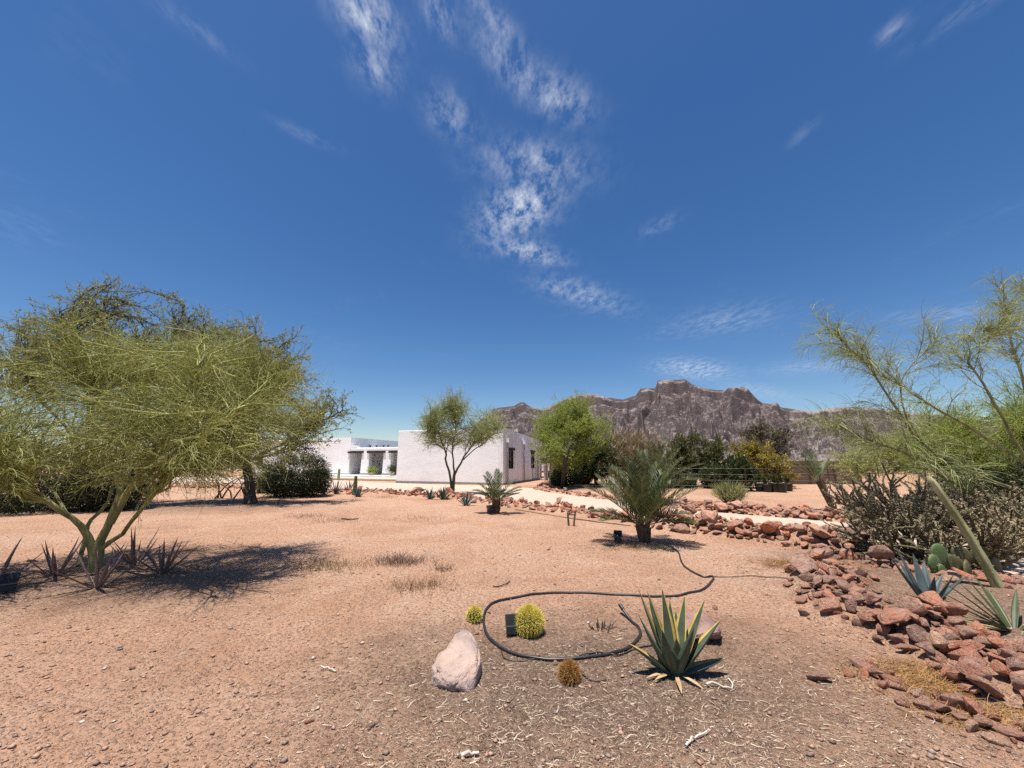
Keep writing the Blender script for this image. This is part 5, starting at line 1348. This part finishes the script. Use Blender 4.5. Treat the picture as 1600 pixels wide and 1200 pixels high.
for lab, px, py, r, h in (('black nursery pot leftmost in the row under the yellow tree', 1188, 768, .24, .42), ('black nursery pot second from left under the yellow tree', 1200, 769, .22, .40), ('black nursery pot third in the row under the yellow tree', 1212, 769, .26, .46), ('bluish black nursery pot fourth in the row', 1222, 769.5, .26, .48), ('black nursery pot at the right end of the row', 1232, 767.5, .24, .40)): pot(lab, px, py, r, h)
# potted plants on the porch
for lab, px, v_ in (('planter with a spindly flower stalk before the middle portico opening', 582, 3.7), ('leafy green potted shrub at the right end of the portico', 614, 3.6)):
    q = hp(h_at(px, v_), v_, .34); t = thing('potted_plant', lab, 'potted plant', q); n = 14; a_ = np.arange(n) / n * 2 * math.pi
    V = np.array([[w * math.cos(x), w * math.sin(x), z] for w, z in ((.17, 0), (.24, .3), (.21, .3), (.2, .26), (.01, .25)) for x in a_]); F = np.array([[k * n + j, k * n + (j + 1) % n, (k + 1) * n + (j + 1) % n, (k + 1) * n + j] for k in range(4) for j in range(n)])
    mesh_np('pot', V, [F], M['step'], t, True); cc = rng.normal(size=(900, 3)) * np.array([.2, .2, .15]) + [0, 0, .45 if px < 600 else .6]; d = rng.normal(size=(900, 3)); Ls = rng.uniform(.08, .15, 900); V, F = leaf_batch(cc, d, rng.normal(size=(900, 3)), Ls, Ls * .4); mesh_np('foliage', V, [F], M['pv_green'] if px < 600 else M['citrus'], t)
    if px < 600:
        a = Acc(); P = np.array([[0, 0, .3], [.08, 0, 1.1], [.16, 0, 1.75]]); a.tubes(P[None], .035, .02, 6); s = grow(P[None, 1:], 60, (.2, .45), (.4, 1.2), 4, .1, .1, .1, .8, 1.0); a.tubes(s, .012, .004, 4); a.build('flower_stalk', M['wood'], t)

# dead branches heaped left of the mesquite trunk
p = G(365, 779); t = thing('dead_branches', 'dead grey branches propped beside the mesquite trunk', 'branches', p)
for i in range(9):
    a = Acc(); x0 = random.uniform(-1.2, .6); q = np.array([[x0, random.uniform(-.3, .3), 0], [x0 + random.uniform(-.3, .5), random.uniform(-.2, .2), random.uniform(.3, .7)], [x0 + random.uniform(-.6, 1.2), random.uniform(-.3, .3), random.uniform(.4, 1.0)]]); a.tubes(resample(q, 6)[None], .035, .012, 6); a.build('branch', M['bark'], t)


# far desert: a belt of scrub that reads as one mass
def far_scrub():
    n = 1500; ang = rng.uniform(-1.25, 1.25, n); d = 46 * np.exp(rng.uniform(0, 2.9, n)); c = np.stack([d * np.tan(ang) * .75, d, np.zeros(n)], -1); c = c[(np.hypot(c[:, 0] + 4, (c[:, 1] - 40)) > 16)]
    n = len(c); h = rng.uniform(.8, 2.1, n); m = 26
    P = c.repeat(m, 0) + unit(rng.normal(size=(n * m, 3))) * rng.uniform(.3, 1, (n * m, 1)) * (h.repeat(m)[:, None] * [1.1, 1.1, .55]) ; P[:, 2] = np.abs(P[:, 2]) + h.repeat(m) * .15
    Ls = h.repeat(m) * rng.uniform(.3, .6, n * m); V, F = leaf_batch(P, rng.normal(size=P.shape) + [0, 0, .5], rng.normal(size=P.shape), Ls, Ls * .6)
    tag(mesh_np('desert_scrub', V, [F], M['scrub']), 'far belt of low desert scrub along the horizon', 'scrub', kind='stuff')


far_scrub()

# ------------------------------------------------------------------ dry grass tufts, litter, gravel
def tuft(label, px, py, w, h, n, mat, flat=0.0, name='dry_grass', d=None):
    p = G(px, py); d = d or w * .6; t0 = np.stack([rng.normal(size=n) * w * .42, rng.normal(size=n) * d * .42, np.zeros(n)], -1); t0[:, 2] = gz(t0[:, 0] + p[0], t0[:, 1] + p[1])
    dr = unit(rng.normal(size=(n, 3)) * [.6 + flat, .6 + flat, .15] + [0, 0, 1 - flat * .8]); dr[:, 2] = np.abs(dr[:, 2]) + .04; L = rng.uniform(.4, 1, n)[:, None] * h * (1 + flat); c = rng.normal(size=(n, 3)) * .25; c[:, 2] = -.3
    P = np.stack([t0, t0 + dr * L * .5, t0 + (dr + c * .5) * L], 1); P[:, :, 2] = np.maximum(P[:, :, 2], gz(P[:, :, 0] + p[0], P[:, :, 1] + p[1]) + .002); V, F = tube_batch(P, .0022, .0008, 3)
    o = mesh_np(name, V, [F], mat); o.location = (p[0], p[1], 0); return tag(o, label, 'grass tuft')


tuft('wide dry grass tuft on bare ground right of the tree shadow', 508, 886, .8, .17, 520, M['dry_grass'])
tuft('dry brown weed tuft in the middle of the bare ground', 624, 880, .55, .21, 480, M['weed'])
tuft('thin dry tuft farther back, left of the fallen stick', 478, 808, .7, .25, 130, M['weed'])
tuft('sparse upright dry stalks beside the fallen stick', 515, 815, .8, .35, 90, M['weed'])
tuft('sparse dry tuft in front of the middle ground weeds', 656, 922, .5, .17, 240, M['dry_grass'])
tuft('small upright weed right of the middle ground weeds', 693, 893, .22, .17, 80, M['weed'])
tuft('thin dry tuft in front of the middle palo verde', 655, 812, .9, .22, 80, M['weed'])
tuft('golden straw mat at the end of the high boulder heap', 1262, 893, .85, .10, 1300, M['straw'], .6, d=.45)
tuft('straw spilling between stones at the foot of the near heap', 1440, 1068, .55, .08, 1300, M['straw'], .6, d=.28)
tuft('dry straw lying along the bottom right stones', 1530, 1120, .45, .07, 700, M['straw'], .7, d=.16)
tuft('yellowed grass under the stone border right of the far cactus bed', 600, 778, .8, .2, 160, M['straw'])
tuft('dead fronds and straw round the foot of the large palm', 1000, 855, 1.0, .09, 420, M['dry_grass'], .8, d=.4)


def stick(label, pxs, r, mat, lift=.01):
    P = on_ground(pxs, 9, lift); P[:, 2] += np.abs(rng.normal(size=9)) * .008; a = Acc(); a.tubes(P[None], r, r * .6, 6); return tag(a.build('stick', mat, None, True), label, 'stick')


stick('dark fallen stick among dry stalks on the bare ground', [(534, 812), (548, 813), (560, 812)], .022, M['bark'], .02)
stick('curved bleached stick right of the variegated agave', [(1104, 1076), (1118, 1073), (1132, 1078), (1143, 1079), (1145, 1070), (1138, 1063)], .008, M['pale_wood'])
stick('bleached stick on the mulch near the bottom, right of centre', [(1072, 1173), (1086, 1160), (1106, 1150)], .007, M['pale_wood'])
stick('short pale chip of wood at the bottom edge below the boulder', [(716, 1194), (732, 1190), (748, 1186)], .012, M['pale_wood'])
stick('dark twig left of the hose ring, behind the small cactus', [(770, 922), (782, 921), (792, 917), (797, 912)], .008, M['bark'])
stick('pale twig on bare ground left of the boulder', [(500, 1053), (512, 1054), (524, 1058)], .007, M['pale_wood'])


def scatter_pts(n, ymax=11.0, power=1.7):
    """more pieces close to the path where the photograph stands"""
    px = rng.uniform(-60, 1660, n); py = 1290 - (1290 - 800) * rng.uniform(0, 1, n) ** power
    P = np.array([G(a_, b_) for a_, b_ in zip(px, py)]); k = (drive_mask(P[:, 0], P[:, 1]) < -.05); P = P[k]; P[:, 2] = gz(P[:, 0], P[:, 1]); return P


def pebbles():
    P = scatter_pts(19000, power=1.0); P[:, 2] = gz(P[:, 0], P[:, 1]); n = len(P)
    s = .0024 * np.exp(rng.exponential(.42, n)) * (1 + np.hypot(P[:, 0], P[:, 1]) * .12); s = np.minimum(s, .020)
    base = np.array([[1, 0, 0], [0, 1, 0], [-1, 0, 0], [0, -1, 0], [0, 0, .8], [0, 0, -.6]], float); V = base[None] * rng.uniform(.6, 1.4, (n, 6, 3)) + rng.normal(size=(n, 6, 3)) * .16
    a_ = rng.uniform(0, 6.28, n); c, sn = np.cos(a_)[:, None], np.sin(a_)[:, None]; V = np.stack([V[..., 0] * c - V[..., 1] * sn, V[..., 0] * sn + V[..., 1] * c, V[..., 2]], -1) * s[:, None, None] * [1, .85, .75]
    V += P[:, None]; V[..., 2] += s[:, None] * .25
    f = np.array([[0, 1, 4], [1, 2, 4], [2, 3, 4], [3, 0, 4], [1, 0, 5], [2, 1, 5], [3, 2, 5], [0, 3, 5]]); F = (np.arange(n) * 6)[:, None, None] + f
    tag(mesh_np('gravel', V, [F.reshape(-1, 3)], M['pebble'], smooth=True), 'loose gravel strewn over the bare ground', 'gravel', kind='stuff')


pebbles()


def litter():
    P = scatter_pts(10000, power=1.1); e = np.hypot((P[:, 0] - MULCH[0]) / (MULCH[2] * 1.15), (P[:, 1] - MULCH[1] + .1) / (MULCH[3] * 1.3)); keep = rng.uniform(0, 1, len(P)) < np.where(e < 1, 1, .16); P = P[keep]
    Q = np.stack([MULCH[0] + rng.normal(size=15000) * 1.15, 2.75 + rng.normal(size=15000) * .75, np.zeros(15000)], -1); Q = Q[Q[:, 1] > 1.6]
    T = np.stack([-5.3 + rng.normal(size=2600) * 1.6, 5.2 + rng.normal(size=2600) * .7, np.zeros(2600)], -1); S = np.stack([4.3 + rng.normal(size=2200) * .7, 4.3 + rng.normal(size=2200) * .9, np.zeros(2200)], -1)
    P = np.concatenate([P, Q, T, S]); P[:, 2] = gz(P[:, 0], P[:, 1]) + .002; n = len(P); a_ = rng.uniform(0, 6.28, n); D = np.stack([np.cos(a_), np.sin(a_), rng.uniform(-.02, .3, n)], -1); L = .011 * np.exp(rng.exponential(.5, n)); L = np.minimum(L, .07)
    bend = np.stack([-np.sin(a_), np.cos(a_), np.zeros(n)], -1) * (rng.normal(size=n) * .2 * L)[:, None]; pa = np.stack([P, P + D * L[:, None] * .5 + bend, P + D * L[:, None] + [0, 0, -.002]], 1); V, F = tube_batch(pa, np.clip(L * .085, .0013, .0032) * rng.uniform(.7, 1.5, n), .0009, 3)
    tag(mesh_np('straw_litter', V, [F], M['litter']), 'pale straw and wood chip litter on the mulch and soil', 'litter', kind='stuff')


litter()
